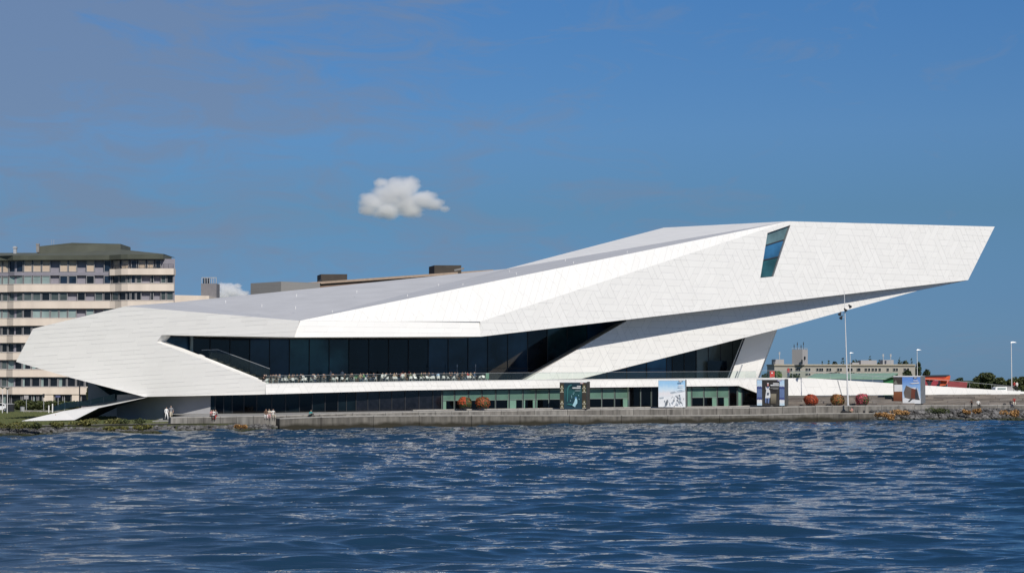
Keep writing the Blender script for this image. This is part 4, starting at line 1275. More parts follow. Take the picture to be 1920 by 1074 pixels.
mb = MB(); mb.prism(r, (0, 0, 0.2)); mb.build('roof', mat('crimson_tiles', (0.30, 0.03, 0.035), 0.8, var=0.3, scale=0.8), RR2)
mb = MB(); mb.prism([dn(r[0]), dn(r[1]), r[1] - Vector((0, 0, 0.05)), r[0] - Vector((0, 0, 0.05))], (0, 8, 0)); mb.build('wall', M_CREAM, RR2)
OM = thing('orange_crane', U(1758, 724, 420), 'orange red folded crane boom above the crimson roof', 'crane')
M_ORANGE = mat('orange_paint', (0.58, 0.085, 0.02), 0.5, var=0.25, scale=0.8)
M_REDP = mat('red_paint', (0.33, 0.03, 0.02), 0.5, var=0.25, scale=0.8)
mb = MB(); mb.prism([U(1730, 705.5, 420), U(1774, 705, 420), U(1781, 703.5, 420), U(1781.5, 710, 420), U(1776, 713, 420), U(1730, 711, 420)], (0, 1.4, 0)); mb.build('boom', M_REDP, OM)
mb = MB(); mb.prism([U(1764, 713, 419.6), U(1776, 705.5, 419.6), U(1782, 704, 419.6), U(1781, 712, 419.6), U(1773, 722, 419.6), U(1762, 724, 419.6)], (0, 2.2, 0)); mb.build('cab', M_ORANGE, OM)
mb = MB(); mb.bar(U(1731, 709, 419), U(1778, 712, 419), 0.5); mb.build('boom_ram', M_ORANGE, OM)
mb = MB(); mb.bar(U(1738, 711, 419.4), U(1744, 722, 419.4), 0.6); mb.build('leg', M_DARKMETAL, OM)
mb = MB(); mb.bar(U(1748, 711, 419.4), U(1741, 722, 419.4), 0.5); mb.build('leg', M_DARKMETAL, OM)
mb = MB(); mb.bar(U(1732, 704.6, 420), U(1780, 704, 420), 0.35); mb.build('walkway', M_DARKMETAL, OM)
mb = MB(); mb.prism([dn(U(1760, 724, 420.5), 0.95), dn(U(1777, 724, 420.5), 0.95), U(1777, 720, 420.5), U(1760, 720, 420.5)], (0, 2, 0)); mb.build('undercarriage', M_DARKMETAL, OM)
# ------------------------------------------------------------------ trees, hedges, shrubs, flowers
def leaf_mat(name, cols, rough=0.7):
    m, nt, b = nodes(name)
    b.inputs['Roughness'].default_value = rough
    at = nn(nt, 'ShaderNodeAttribute', attribute_name='tone')
    r = nn(nt, 'ShaderNodeValToRGB'); el = r.color_ramp.elements
    el[0].position = 0; el[0].color = (*cols[0], 1); el[1].position = 1; el[1].color = (*cols[-1], 1)
    for i, c in enumerate(cols[1:-1]): e = el.new((i + 1) / (len(cols) - 1)); e.color = (*c, 1)
    nt.links.new(at.outputs['Fac'], r.inputs[0]); nt.links.new(r.outputs[0], b.inputs['Base Color'])
    b.inputs['Transmission Weight'].default_value = 0.0
    return m
LEAF_DK = leaf_mat('leaf_dark', [(0.010, 0.018, 0.006), (0.025, 0.042, 0.012), (0.04, 0.062, 0.016)])
LEAF_MID = leaf_mat('leaf_mid', [(0.018, 0.028, 0.009), (0.050, 0.068, 0.019), (0.092, 0.105, 0.03)])
LEAF_LIME = leaf_mat('leaf_lime', [(0.05, 0.085, 0.01), (0.10, 0.16, 0.02), (0.16, 0.22, 0.04)])
LEAF_DRY = leaf_mat('leaf_dry', [(0.16, 0.085, 0.03), (0.34, 0.18, 0.06), (0.52, 0.31, 0.12)])
LEAF_HAY = leaf_mat('leaf_hay', [(0.05, 0.055, 0.012), (0.095, 0.10, 0.022), (0.17, 0.15, 0.04)])
M_BARK = mat('bark', (0.055, 0.042, 0.03), 0.9, var=0.3, scale=2)
def leaf_cloud(name, lobes, n, size, m, seed, parent, elong=1.0):
    """leaf-sized faces through the volume of several lobes (centre, radii)"""
    rng = random.Random(seed)
    v, f, tn = [], [], []
    wts = [l[1][0] * l[1][1] * l[1][2] for l in lobes]
    for i in range(n):
        c, r = rng.choices(lobes, wts)[0]
        while True:
            q = Vector((rng.uniform(-1, 1), rng.uniform(-1, 1), rng.uniform(-1, 1)))
            L = q.length
            if 0.3 < L < 1: break
        if rng.random() < 0.75: q *= (0.72 + 0.3 * rng.random()) / L
        p = Vector((c[0] + q.x * r[0], c[1] + q.y * r[1], c[2] + q.z * r[2]))
        s = size * rng.uniform(0.6, 1.4)
        R = Matrix.Rotation(rng.uniform(0, 6.28), 3, 'Z') @ Matrix.Rotation(rng.uniform(-1.3, 1.3), 3, 'X')
        k = len(v)
        for x, y in ((-0.5, -0.35), (0.5, -0.3), (0.6, 0.3), (-0.1, 0.6), (-0.6, 0.25)):
            w = R @ Vector((x * s, 0, y * s * elong))
            v.append((p.x + w.x, p.y + w.y, p.z + w.z))
        f.append((k, k + 1, k + 2, k + 3, k + 4)); tn.append(rng.random())
    me = bpy.data.meshes.new(name); me.from_pydata(v, [], f)
    a = me.attributes.new('tone', 'FLOAT', 'FACE'); a.data.foreach_set('value', tn)
    me.materials.append(m); me.update()
    return obj(name, me, parent)
def tree(px, d, y_top, wpx, label, m, group=None, seed=0, name='tree', cat='tree', conifer=False, leaves=700, z0=None):
    z0 = gz(d) if z0 is None else z0
    rng = random.Random(seed * 77 + 5)
    ppm = F_PX / d
    base = Vector(((px - 960) / F_PX * d, d, z0))
    ztop = U(px, y_top, d).z
    H = ztop - z0; W = wpx / ppm
    t = thing(name, base, label, cat, group)
    mb = MB(); top = base + Vector((rng.uniform(-0.1, 0.1) * W * 0.3, 0, H * 0.75))
    mb.tube(base - Vector((0, 0, 0.3)), lerp(base, top, 0.5), H * 0.03 + 0.06, H * 0.02 + 0.04, 8); mb.tube(lerp(base, top, 0.5), top, H * 0.02 + 0.04, 0.05, 8)
    for k in range(5):
        s = lerp(base, top, rng.uniform(0.35, 0.85)); mb.tube(s, s + Vector((rng.uniform(-0.35, 0.35) * W, rng.uniform(-0.2, 0.2) * W, H * rng.uniform(0.08, 0.25))), H * 0.012 + 0.02, 0.02, 6)
    mb.build('trunk', M_BARK, t)
    lobes = []
    if conifer:
        for k in range(7):
            u = k / 6
            lobes.append(((base.x + rng.uniform(-0.08, 0.08) * W, d, z0 + H * (0.2 + 0.74 * u)), (W * 0.5 * (1 - 0.8 * u), W * 0.5 * (1 - 0.8 * u), H * 0.13)))
    else:
        for k in range(9):
            a = rng.uniform(0, 6.28); rr = rng.uniform(0.1, 0.36)
            lobes.append(((base.x + math.cos(a) * rr * W, d + math.sin(a) * rr * W, z0 + H * rng.uniform(0.25, 0.8)), (W * rng.uniform(0.18, 0.32), W * 0.24, H * rng.uniform(0.14, 0.22))))
        lobes.append(((base.x, d, z0 + H * 0.8), (W * 0.22, W * 0.2, H * 0.19)))
    leaf_cloud('crown', lobes, int(leaves * 1.7), max(0.35, 2.1 / ppm), m, seed, t)
    return t
# far trees behind the office block
k = 0
for px, yt, w in ((1554, 678, 14), (1566, 676.5, 15), (1580, 674, 20), (1604, 673.5, 18), (1630, 670, 22), (1648, 672, 17), (1686, 671.5, 14), (1697, 674, 18), (1709, 674.5, 16), (1722, 677, 16), (1541, 680, 12)):
    tree(px, 1520, yt, w, 'dark tree standing above the office roof, %s from the radio tower' % ['third', 'fourth', 'fifth', 'sixth', 'seventh', 'eighth', 'ninth', 'tenth', 'eleventh', 'twelfth', 'second'][k], LEAF_DK, 'dark trees behind the office block', 100 + k, conifer=(k % 2 == 0), leaves=420); k += 1
tree(1527, 1520, 681, 9, 'smallest dark tree just right of the radio tower', LEAF_DK, 'dark trees behind the office block', 130, leaves=300)
tree(1737, 900, 691, 22, 'dark round tree at the right end of the office block', LEAF_DK, None, 131, leaves=900)
tree(1700, 900, 692, 20, 'dark bushy tree in front of the right end windows of the office block', LEAF_DK, None, 132, leaves=700)
tree(1560, 800, 697, 60, 'low dark spreading tree in front of the office windows', LEAF_DK, None, 133, leaves=1200)
tree(1596, 800, 698, 36, 'low dark tree beside the tall white mast, before the office', LEAF_DK, None, 134, leaves=700)
tree(1843, 640, 697.5, 44, 'tallest round tree at the far right behind the ramp', LEAF_MID, 'trees at the far right', 135, leaves=2600)
tree(1800, 700, 707, 26, 'small dark tree beside the red roofed house', LEAF_DK, 'trees at the far right', 136, leaves=900)
for i, (px, yt, w) in enumerate(((1876, 707, 34), (1902, 706, 32), (1924, 704, 30), (1950, 706, 34), (1862, 714, 26), (1822, 714, 30))):
    tree(px, 620, yt, w, ['broad tree left of the rightmost street lamp', 'broad tree just right of the rightmost street lamp', 'dark tree cut by the right edge of the photo', 'tree just outside the right edge', 'low tree under the tallest round tree, right side', 'low tree under the tallest round tree, left side'][i], LEAF_MID, 'trees at the far right', 140 + i, leaves=1500)
for px, yt, w, i in ((1745, 706, 30, 0), (1790, 712, 22, 1), (1436, 699, 22, 2)):
    tree(px, 760, yt, w, ['dark tree behind the orange crane', 'dark low tree right of the orange crane', 'dark tree beside the museum support wall'][i], LEAF_DK, None, 150 + i, leaves=900)
tree(1452, 560, 693, 24, 'bright lime green tree beside the museum support wall', LEAF_LIME, None, 155, leaves=1300)
tree(1487, 700, 700, 34, 'dark green tree under the left end of the office block', LEAF_MID, None, 156, leaves=900)
# left: street hedge and bare trunk tree
tree(175.5, 300, 700, 26, 'street tree whose brown trunk stands under the museum lobe', LEAF_MID, None, 160, leaves=1200, z0=0.95)
def hedge(px0, px1, d, y_top, label, m, seed, n):
    a, b = Vector(((px0 - 960) / F_PX * d, d, 0.95)), Vector(((px1 - 960) / F_PX * d, d, 0.95))
    t = thing('hedge', (a + b) / 2, label, 'hedge')
    H = U(px0, y_top, d).z - 0.95
    L = (b - a).length; k = max(2, int(L / 1.5)); lobes = []
    for i in range(k):
        p = lerp(a, b, (i + 0.5) / k)
        lobes.append(((p.x, p.y, 0.95 + H * 0.55), (L / k * 0.75, 0.8, H * random.Random(seed + i).uniform(0.42, 0.56))))
    leaf_cloud('foliage', lobes, n, 0.28, m, seed, t)
    mb = MB()
    for i in range(k):
        p = lerp(a, b, (i + 0.5) / k); mb.bar(Vector((p.x, p.y, 0.9)), Vector((p.x + 0.1, p.y, 0.95 + H * 0.6)), 0.06)
    mb.build('stems', M_BARK, t)
hedge(30, 84, 318, 752, 'clipped hedge in front of the apartment shop windows', LEAF_MID, 170, 3200)
hedge(86, 150, 316, 752.5, 'dark hedge between the sign poles before the apartments', LEAF_MID, 171, 3600)
hedge(-70, 6, 318, 754, 'hedge behind the white car at the left edge', LEAF_MID, 172, 3200)

# weeds and dry shrubs on the banks
def tuft(name, px, py, zz, w, h, m, label, cat, seed, n, group=None):
    p = G(px, py, zz)
    t = thing(name, p, label, cat, group)
    rng = random.Random(seed)
    lobes = [((p.x + rng.uniform(-0.5, 0.5) * w, p.y + rng.uniform(-0.3, 0.3) * w * 0.5, p.z + h * rng.uniform(0.25, 0.6)), (w * rng.uniform(0.2, 0.32), w * 0.25, h * rng.uniform(0.25, 0.42))) for _ in range(6)]
    leaf_cloud('foliage', lobes, n, 0.11, m, seed, t, 1.9)
    mb = MB()
    for _ in range(5): mb.bar(p + Vector((rng.uniform(-0.2, 0.2) * w, 0, -0.3)), p + Vector((rng.uniform(-0.4, 0.4) * w, 0, h * 0.7)), 0.02)
    mb.build('stems', M_BARK, t)
for i, (px, py, w, h, lab) in enumerate(((1814, 776, 1.5, 0.9, 'orange dry shrub on the boulders below the two seated people'), (1833, 775, 1.7, 1.0, 'orange dry shrub right below the person in white'), (1891, 780, 2.8, 1.2, 'largest orange dry shrub on the boulders at the right'), (1658, 783, 2.6, 0.9, 'tawny dry shrub at the right end of the quay ledge'), (1700, 778, 4.2, 0.9, 'wide band of tawny dry shrub below the snowy poster box'), (1674, 787, 1.6, 0.5, 'small orange dry shrub near the waterline'), (452, 803, 1.3, 0.6, 'rusty dry shrub on the boulders at the left end of the quay'), (395, 797, 0.9, 0.9, 'brown dry stalks below the seated group at the left'))):
    tuft('dry_shrub', px, py, 1.0 if px > 1000 else 0.6, w * 0.82, h * 0.9, LEAF_DRY, lab, 'shrub', 200 + i, 700, 'dry shrubs on the banks')
for i, (px, py, w, h, lab) in enumerate(((1752, 776, 3.4, 1.0, 'yellow green weeds on the boulders right of the snowy poster box'), (1777, 767, 2.0, 0.9, 'yellow green weeds by the low wall left of the seated pair'), (1668, 772, 1.5, 1.0, 'olive weeds at the end of the quay panels'), (1692, 770, 1.4, 0.9, 'olive weeds under the left foot of the snowy poster box'), (425, 793, 2.6, 0.9, 'yellow green weeds beside the seated group'), (12, 803, 4.5, 1.0, 'tall yellow green weeds at the left edge'), (60, 803, 2.2, 0.8, 'yellow green weeds near the left edge'), (110, 801, 1.5, 0.7, 'olive weeds by the gravel path'), (190, 797, 4.2, 1.0, 'broad green weeds at the right foot of the white tongue'), (240, 797, 3.0, 0.9, 'green weeds in front of the shaded wall'), (150, 799, 2.5, 0.8, 'low green weeds below the white tongue'), (265, 805, 1.8, 0.7, 'olive weeds among the boulders left of the walkers'), (345, 795, 1.6, 0.6, 'olive weeds right of the two walkers'), (215, 806, 2.2, 0.5, 'low weeds among the boulders at the left'))):
    tuft('weed_clump', px, py, 1.15 if px > 1000 else 0.85, w, h, LEAF_HAY if i % 3 else LEAF_MID, lab, 'weeds', 230 + i, 620, 'weeds on the banks')
# grass blades over the lawn edge
def grass():
    rng = random.Random(9)
    v, f, tn = [], [], []
    for i in range(26000):
        px = rng.uniform(-60, 330); t = rng.random() ** 0.8
        d = lerp(dq(px) + 7.9, 300, t ** 1.6)
        if px > 218 and d > 246: continue
        p = Vector(((px - 960) / F_PX * d, d, 0.95))
        h = rng.uniform(0.06, 0.2); w = rng.uniform(0.05, 0.12); a = rng.uniform(-0.5, 0.5)
        k = len(v)
        v += [(p.x - w, p.y, p.z), (p.x + w, p.y, p.z), (p.x + a * h, p.y + 0.03, p.z + h)]
        f.append((k, k + 1, k + 2)); tn.append(rng.random())
    me = bpy.data.meshes.new('grass'); me.from_pydata(v, [], f)
    at = me.attributes.new('tone', 'FLOAT', 'FACE'); at.data.foreach_set('value', tn)
    me.materials.append(leaf_mat('grass_blade', [(0.035, 0.05, 0.010), (0.06, 0.075, 0.018), (0.10, 0.105, 0.03)])); me.update()
    tag(obj('grass', me), 'short grass blades on the lawn at the left', 'grass', None, 'stuff')
grass()

# flower domes: a round mass of leaves and blooms in a low pot
def flower_dome(px, py, d, wpx, hpx, label, c_main, frac, seed, second=None):
    ppm = F_PX / d
    p = U(px, py, d)
    R = wpx / 2 / ppm; H = hpx / ppm
    t = thing('flower_dome', p, label, 'flowers', 'flower domes along the quay')
    mb = MB()
    mb.tube(p, p + Vector((0, 0, 0.22)), R * 0.62, R * 0.78, 18); mb.build('pot', M_DARKMETAL, t)
    rng = random.Random(seed)
    def cloud(name, m, n, rr, sz, lo=-0.9, side=None):
        v, f, tn = [], [], []
        for i in range(n):
            while True:
                q = Vector((rng.gauss(0, 1), rng.gauss(0, 1), rng.gauss(0, 1))).normalized()
                if q.z > lo and (side is None or side(q)): break
            r_ = rr * rng.uniform(0.93, 1.05) * (1 + 0.07 * math.sin(5 * q.x + seed) * math.sin(4 * q.z + 2 * q.y + seed))
            c = p + Vector((q.x * R * r_, q.y * R * r_, H * 0.45 + q.z * H * 0.53 * r_))
            s = sz * rng.uniform(0.6, 1.4)
            x = q.orthogonal().normalized(); x.rotate(Matrix.Rotation(rng.uniform(0, 6.28), 3, q)); y = q.cross(x)
            tl = q * rng.uniform(-0.4, 0.4)
            k = len(v)
            for a in range(5):
                th = a * 2 * math.pi / 5
                v.append(tuple(c + (x + tl) * (math.cos(th) * s) + y * (math.sin(th) * s)))
            f.append(tuple(range(k, k + 5))); tn.append(rng.random())
        me = bpy.data.meshes.new(name); me.from_pydata(v, [], f)
        at = me.attributes.new('tone', 'FLOAT', 'FACE'); at.data.foreach_set('value', tn)
        me.materials.append(m); me.update()
        tag(obj(name, me, t), kind='stuff')
    cloud('leaves', LEAF_MID if frac < 0.9 else leaf_mat('leaf_rust', [(0.10, 0.012, 0.006), (0.16, 0.03, 0.01)]), 1500, 0.93, 0.085)
    cloud('blooms', c_main, int(900 * frac), 1.0, 0.062)
    if second: cloud('blooms', second[0], int(900 * second[1]), 1.02, 0.062, side=second[2])
BL_RED = leaf_mat('bloom_red', [(0.28, 0.03, 0.010), (0.43, 0.065, 0.018), (0.54, 0.12, 0.035)])
BL_BRICK = leaf_mat('bloom_brick', [(0.18, 0.04, 0.012), (0.29, 0.075, 0.022), (0.38, 0.12, 0.04)])
BL_GOLD = leaf_mat('bloom_gold', [(0.20, 0.10, 0.015), (0.36, 0.20, 0.04), (0.50, 0.30, 0.08)])
BL_PINK = leaf_mat('bloom_pink', [(0.34, 0.02, 0.05), (0.48, 0.05, 0.10), (0.58, 0.16, 0.18)])
flower_dome(872, 765.6, 256.5, 26.5, 22.5, 'left flower dome of the pair by the green glazing, red on one side', BL_BRICK, 0.16, 1, (BL_RED, 0.5, lambda q: q.x < 0.1 and q.z > -0.2))
flower_dome(905, 765.4, 257.8, 28, 22.5, 'right flower dome of the pair by the green glazing, red all over', BL_RED, 0.45, 2, (BL_BRICK, 0.3, lambda q: q.z > 0))
flower_dome(1520.5, 759.3, 278.0, 27, 21, 'bright red flower dome right of the sailor poster box', BL_RED, 1.0, 3)
flower_dome(1570.5, 759.0, 279.2, 27, 21, 'rust and gold flower dome left of the tall white mast', BL_GOLD, 0.4, 4, (BL_BRICK, 0.5, lambda q: True))
flower_dome(1617, 758.8, 280.2, 26, 21.5, 'pink and green flower dome right of the tall white mast', BL_PINK, 0.2, 5, (BL_PINK, 0.6, lambda q: q.x < -0.1 or q.z > 0.6))
# ------------------------------------------------------------------ wooden stepped seats at the right
M_PLANKS = [mat('plank_%d' % i, c, 0.85, var=0.3, scale=1.0, stretch=(0.5, 0.5, 6)) for i, c in enumerate([(0.135, 0.115, 0.098), (0.165, 0.145, 0.128), (0.115, 0.10, 0.088), (0.18, 0.155, 0.132)])]
TRB = thing('stepped_seats', up_edge(1700) + BACK * 3, 'weathered timber stepped seating below the white ramp wall', 'steps')
NT = 5
for k in range(NT):
    px = 1481.0
    while px < 2150:
        nx = px + RND.uniform(30, 58)
        def tier(p, kk):
            lo_ = up_edge(p) + BACK * 3.2
            hi_ = PL(p, interp(p, [(1430, 742.5), (1700, 740.6), (1920, 738.6), (2160, 737)]), planeR) - BACK * 0.15
            return lerp(lo_, hi_, kk / NT)
        a0, b0 = tier(px + 0.25, k), tier(nx - 0.25, k)
        a1, b1 = tier(px + 0.25, k + 1), tier(nx - 0.25, k + 1)
        S = lambda p, z: Vector((p.x, p.y, z))
        mb = MB()
        zb_a, zt_a, zb_b, zt_b = a0.z - 0.02, a1.z, b0.z - 0.02, b1.z
        bk2 = BACK * 1.6
        g = 0.02
        mb.hexa([S(a0, zb_a + g), S(b0, zb_b + g), S(b0, zb_b + g) + bk2, S(a0, zb_a + g) + bk2], [S(a0, zt_a), S(b0, zt_b), S(b0, zt_b) + bk2, S(a0, zt_a) + bk2])
        mb.build('plank', RND.choice(M_PLANKS), TRB)
        px = nx

# ------------------------------------------------------------------ poster boxes on the quay
M_BOXW = mat('box_white', (0.74, 0.74, 0.73), 0.6, var=0.03)
def pm(name, col): return mat('print_' + name, col, 0.5, var=0.10, scale=0.8)
def grad_print(name, stops):      # a printed picture with a colour ramp up the sheet, grained with noise
    m, nt, b = nodes('print_' + name)
    b.inputs['Roughness'].default_value = 0.5
    tcn = nn(nt, 'ShaderNodeTexCoord'); sp = nn(nt, 'ShaderNodeSeparateXYZ'); nt.links.new(tcn.outputs['Generated'], sp.inputs[0])
    no = nn(nt, 'ShaderNodeTexNoise'); no.inputs['Scale'].default_value = 7; no.inputs['Detail'].default_value = 6
    nt.links.new(tcn.outputs['Generated'], no.inputs['Vector'])
    ad = nn(nt, 'ShaderNodeMath', operation='MULTIPLY_ADD'); ad.inputs[1].default_value = 0.22
    nt.links.new(no.outputs['Fac'], ad.inputs[0]); nt.links.new(sp.outputs[2], ad.inputs[2])
    r = nn(nt, 'ShaderNodeValToRGB'); el = r.color_ramp.elements
    el[0].position, el[0].color = stops[0][0], (*stops[0][1], 1); el[1].position, el[1].color = stops[-1][0], (*stops[-1][1], 1)
    for p, c in stops[1:-1]: e = el.new(p); e.color = (*c, 1)
    nt.links.new(ad.outputs[0], r.inputs[0]); nt.links.new(r.outputs[0], b.inputs['Base Color'])
    return m
def poster_box(xl, xr, ybot, ytop, d, theta, depth, side_m, label, base_m):
    th = math.radians(theta)
    e = Vector((math.cos(th), math.sin(th), 0)); s = Vector((-math.sin(th), math.cos(th), 0))
    p0 = U(xl, ybot, d)
    k = (xr - 960) / F_PX
    w = (k * p0.y - p0.x) / (e.x - k * e.y)
    H = U(xl, ytop, d).z - p0.z
    t = thing('poster_box', p0 + e * w / 2, label, 'billboard', 'poster boxes on the quay')
    z0 = 0.12
    Z = Vector((0, 0, 1))
    mb = MB(); mb.hexa([p0 + Z * z0, p0 + e * w + Z * z0, p0 + e * w + s * depth + Z * z0, p0 + s * depth + Z * z0], [p0 + Z * H, p0 + e * w + Z * H, p0 + e * w + s * depth + Z * H, p0 + s * depth + Z * H])
    mb.build('box', side_m, t)
    for q in (p0 + e * 0.3 + s * 0.3, p0 + e * (w - 0.3) + s * 0.3, p0 + e * (w - 0.3) + s * (depth - 0.3), p0 + e * 0.3 + s * (depth - 0.3)):
        mb = MB(); mb.box(q + Z * (z0 / 2), (0.2, 0.2, z0), th); mb.build('foot', M_DARKMETAL, t)
    mb = MB(); tl = Z * 0.003
    mb.hexa([p0 - s * 0.03 + Z * (H - 0.14), p0 + e * w - s * 0.03 + Z * (H - 0.14), p0 + e * w + s * depth * 0.25 + Z * (H + 0.003), p0 + s * depth * 0.25 + Z * (H + 0.003)], [p0 - s * 0.03 + Z * (H + 0.04), p0 + e * w - s * 0.03 + Z * (H + 0.04), p0 + e * w + s * depth + Z * (H + 0.04), p0 + s * depth + Z * (H + 0.04)])
    mb.build('top_trim', M_BOXW, t)
    lay = [0.004]
    n = -s
    def pr(poly, m, name='print'):
        lay[0] += 0.004
        q = [p0 + e * (w * u) + Z * (z0 + (H - 0.14 - z0) * v) + n * lay[0] for u, v in poly]
        mb = MB(); mb.poly(q); return mb.build(name, m, t, recalc=False)
    pr([(0.005, 0), (0.995, 0), (0.995, 0.995), (0.005, 0.995)], base_m, 'poster')
    return pr
rect = lambda a, b, c, d: [(a, b), (c, b), (c, d), (a, d)]
def text_rows(pr, u0, u1, v, m, rows, rng, align_right=True, h=0.034):
    """lines of small lettering: too fine to read, so only strokes of words"""
    for k in range(rows):
        L = rng.uniform(0.55, 1.0) * (u1 - u0)
        a = u1 - L if align_right else u0
        x = a
        while x < a + L:
            wd = rng.uniform(0.012, 0.03)
            pr(rect(x, v - k * h * 1.5, min(x + wd, u1), v - k * h * 1.5 + h), m, 'lettering')
            x += wd + 0.006
rp_ = random.Random(4)
W_PR, K_PR = pm('white', (0.78, 0.78, 0.78)), pm('black', (0.012, 0.012, 0.014))
# dark blue poster with brown ornament columns
pr = poster_box(1049.5, 1100, 767.8, 715, 263, -20, 1.5, mat('box_side_brown', (0.035, 0.030, 0.026), 0.6), 'poster box with a dark teal picture between brown ornament columns', grad_print('teal_night', [(0.05, (0.012, 0.045, 0.075)), (0.45, (0.012, 0.05, 0.065)), (0.75, (0.02, 0.09, 0.095)), (1.1, (0.008, 0.03, 0.045))]))
brown = pm('brown', (0.045, 0.036, 0.026)); olive = pm('olive', (0.10, 0.095, 0.04)); cream = pm('cream', (0.62, 0.58, 0.46))
for u0, u1 in ((0.01, 0.16), (0.83, 0.99)):
    pr(rect(u0, 0.0, u1, 0.99), brown)
    for v, up in ((0.06, 1), (0.22, -1), (0.66, 1), (0.80, -1)):
        c = (u0 + u1) / 2
        pr([(u0 + 0.02, v), (u1 - 0.02, v), (u1 - 0.03, v + 0.09), (c, v + 0.12), (u0 + 0.03, v + 0.09)], olive)
        pr([(c - 0.02, v + 0.02), (c + 0.015, v), (c + 0.02, v + 0.06), (c - 0.005, v + 0.08)], cream)
        pr([(u0 + 0.01, v - 0.03), (u1 - 0.01, v - 0.03), (u1 - 0.02, v - 0.005), (c, v - 0.02), (u0 + 0.02, v - 0.005)], cream)
teal = pm('teal', (0.035, 0.15, 0.15))
pr([(0.27, 0.25), (0.31, 0.3), (0.32, 0.7), (0.36, 0.82), (0.46, 0.90), (0.44, 0.94), (0.33, 0.88), (0.27, 0.74)], teal)
pr([(0.24, 0.15), (0.34, 0.21), (0.55, 0.17), (0.50, 0.13), (0.30, 0.16)], teal)
pale = pm('pale_blue', (0.36, 0.60, 0.68))
pr([(0.48, 0.13), (0.56, 0.30), (0.58, 0.40), (0.63, 0.43), (0.66, 0.33), (0.66, 0.22), (0.60, 0.14), (0.58, 0.07), (0.53, 0.10)], pale)
pr([(0.55, 0.41), (0.60, 0.47), (0.66, 0.44), (0.62, 0.40)], pm('mid_blue', (0.07, 0.19, 0.36)))
for u, v in ((0.50, 0.55), (0.53, 0.60), (0.44, 0.48), (0.70, 0.5), (0.45, 0.42), (0.72, 0.36), (0.40, 0.30)): pr(rect(u, v, u + 0.02, v + 0.03), pale)
text_rows(pr, 0.58, 0.79, 0.84, W_PR, 1, rp_, h=0.04); text_rows(pr, 0.46, 0.79, 0.775, W_PR, 1, rp_, h=0.045); text_rows(pr, 0.52, 0.79, 0.70, pm('grey_text', (0.2, 0.26, 0.28)), 2, rp_, h=0.02)
pr(rect(0.78, 0.955, 0.90, 0.99), pm('logo_red', (0.45, 0.12, 0.10))); pr(rect(0.795, 0.962, 0.885, 0.983), W_PR)
# snow mountain poster
pr = poster_box(1234.5, 1284.5, 764.3, 711.5, 270.5, -15, 1.1, mat('box_side_grey', (0.16, 0.165, 0.16), 0.6), 'poster box with a pale blue sky over snowy mountains', grad_print('snow_sky', [(0.45, (0.70, 0.74, 0.78)), (0.62, (0.74, 0.72, 0.74)), (0.78, (0.58, 0.72, 0.82)), (1.0, (0.32, 0.56, 0.80))]))
snow, rock, rockl = pm('snow', (0.76, 0.78, 0.80)), pm('rock', (0.14, 0.16, 0.18)), pm('rock_light', (0.36, 0.41, 0.46))
pr([(0, 0), (1, 0), (1, 0.60), (0.9, 0.56), (0.78, 0.58), (0.62, 0.54), (0.5, 0.42), (0.3, 0.36), (0.0, 0.38)], snow)
pr([(0.42, 0.55), (0.52, 0.58), (0.60, 0.60), (0.66, 0.56), (0.80, 0.58), (0.97, 0.62), (0.97, 0.585), (0.8, 0.55), (0.62, 0.53), (0.5, 0.50)], rockl)
pr([(0.02, 0.36), (0.20, 0.38), (0.2, 0.32), (0.05, 0.30)], rockl)
for i in range(46):
    u, v = rp_.uniform(0.2, 0.96), rp_.uniform(0.03, 0.46)
    if v > 0.12 + 0.5 * u: continue
    L = rp_.uniform(0.02, 0.09); a = rp_.uniform(0.015, 0.03)
    pr([(u, v), (u + a, v + 0.01), (u + a - L * 0.2, v + L), (u - L * 0.4, v + L * 1.1)] if i % 2 else [(u, v), (u + L, v - L * 0.9), (u + L * 1.1, v - L * 0.7), (u + a, v + a)], rp_.choice([rock, rockl, rockl]))
pr([(0.28, 0.07), (0.34, 0.07), (0.36, 0.2), (0.31, 0.26), (0.28, 0.17)], rock)
text_rows(pr, 0.74, 0.95, 0.82, W_PR, 1, rp_, h=0.035); text_rows(pr, 0.62, 0.95, 0.765, W_PR, 1, rp_, h=0.035); text_rows(pr, 0.72, 0.95, 0.70, W_PR, 2, rp_, h=0.018)
pr(rect(0.765, 0.945, 0.91, 0.992), K_PR); pr(rect(0.79, 0.957, 0.885, 0.985), W_PR)
# sailor poster
pr = poster_box(1419, 1470.5, 761.2, 710, 277.5, -25, 1.9, mat('box_side_dark', (0.065, 0.065, 0.062), 0.6), 'poster box with a figure in a white sailor suit and pale blue edges', grad_print('brown_black', [(0.1, (0.05, 0.046, 0.04)), (0.6, (0.042, 0.038, 0.035)), (1.1, (0.035, 0.032, 0.03))]))
cloudp = grad_print('cloud_strip', [(0.1, (0.46, 0.66, 0.80)), (0.25, (0.76, 0.77, 0.78)), (0.75, (0.76, 0.78, 0.80)), (1.05, (0.48, 0.66, 0.84))])
navyp, bluep = pm('navy', (0.05, 0.07, 0.22)), pm('slate_blue', (0.13, 0.19, 0.36))
for u0, u1 in ((0.01, 0.19), (0.82, 0.995)):
    pr(rect(u0, 0, u1, 0.99), cloudp)
    pr(rect(u0, 0.25, u1, 0.72), bluep)
    for v in (0.26, 0.69):
        for k in range(5):
            u = u0 + (u1 - u0) * (k + 0.5) / 5
            pr([(u - 0.03, v), (u, v - 0.05 + 0.02 * (k % 2)), (u + 0.03, v), (u, v + 0.06 + 0.02 * (k % 2))], navyp)
suit, khaki = pm('suit_white', (0.70, 0.71, 0.72)), grad_print('khaki', [(0.1, (0.06, 0.05, 0.035)), (0.9, (0.26, 0.23, 0.17))])
pr([(0.50, 0.06), (0.70, 0.06), (0.71, 0.46), (0.51, 0.46)], khaki)
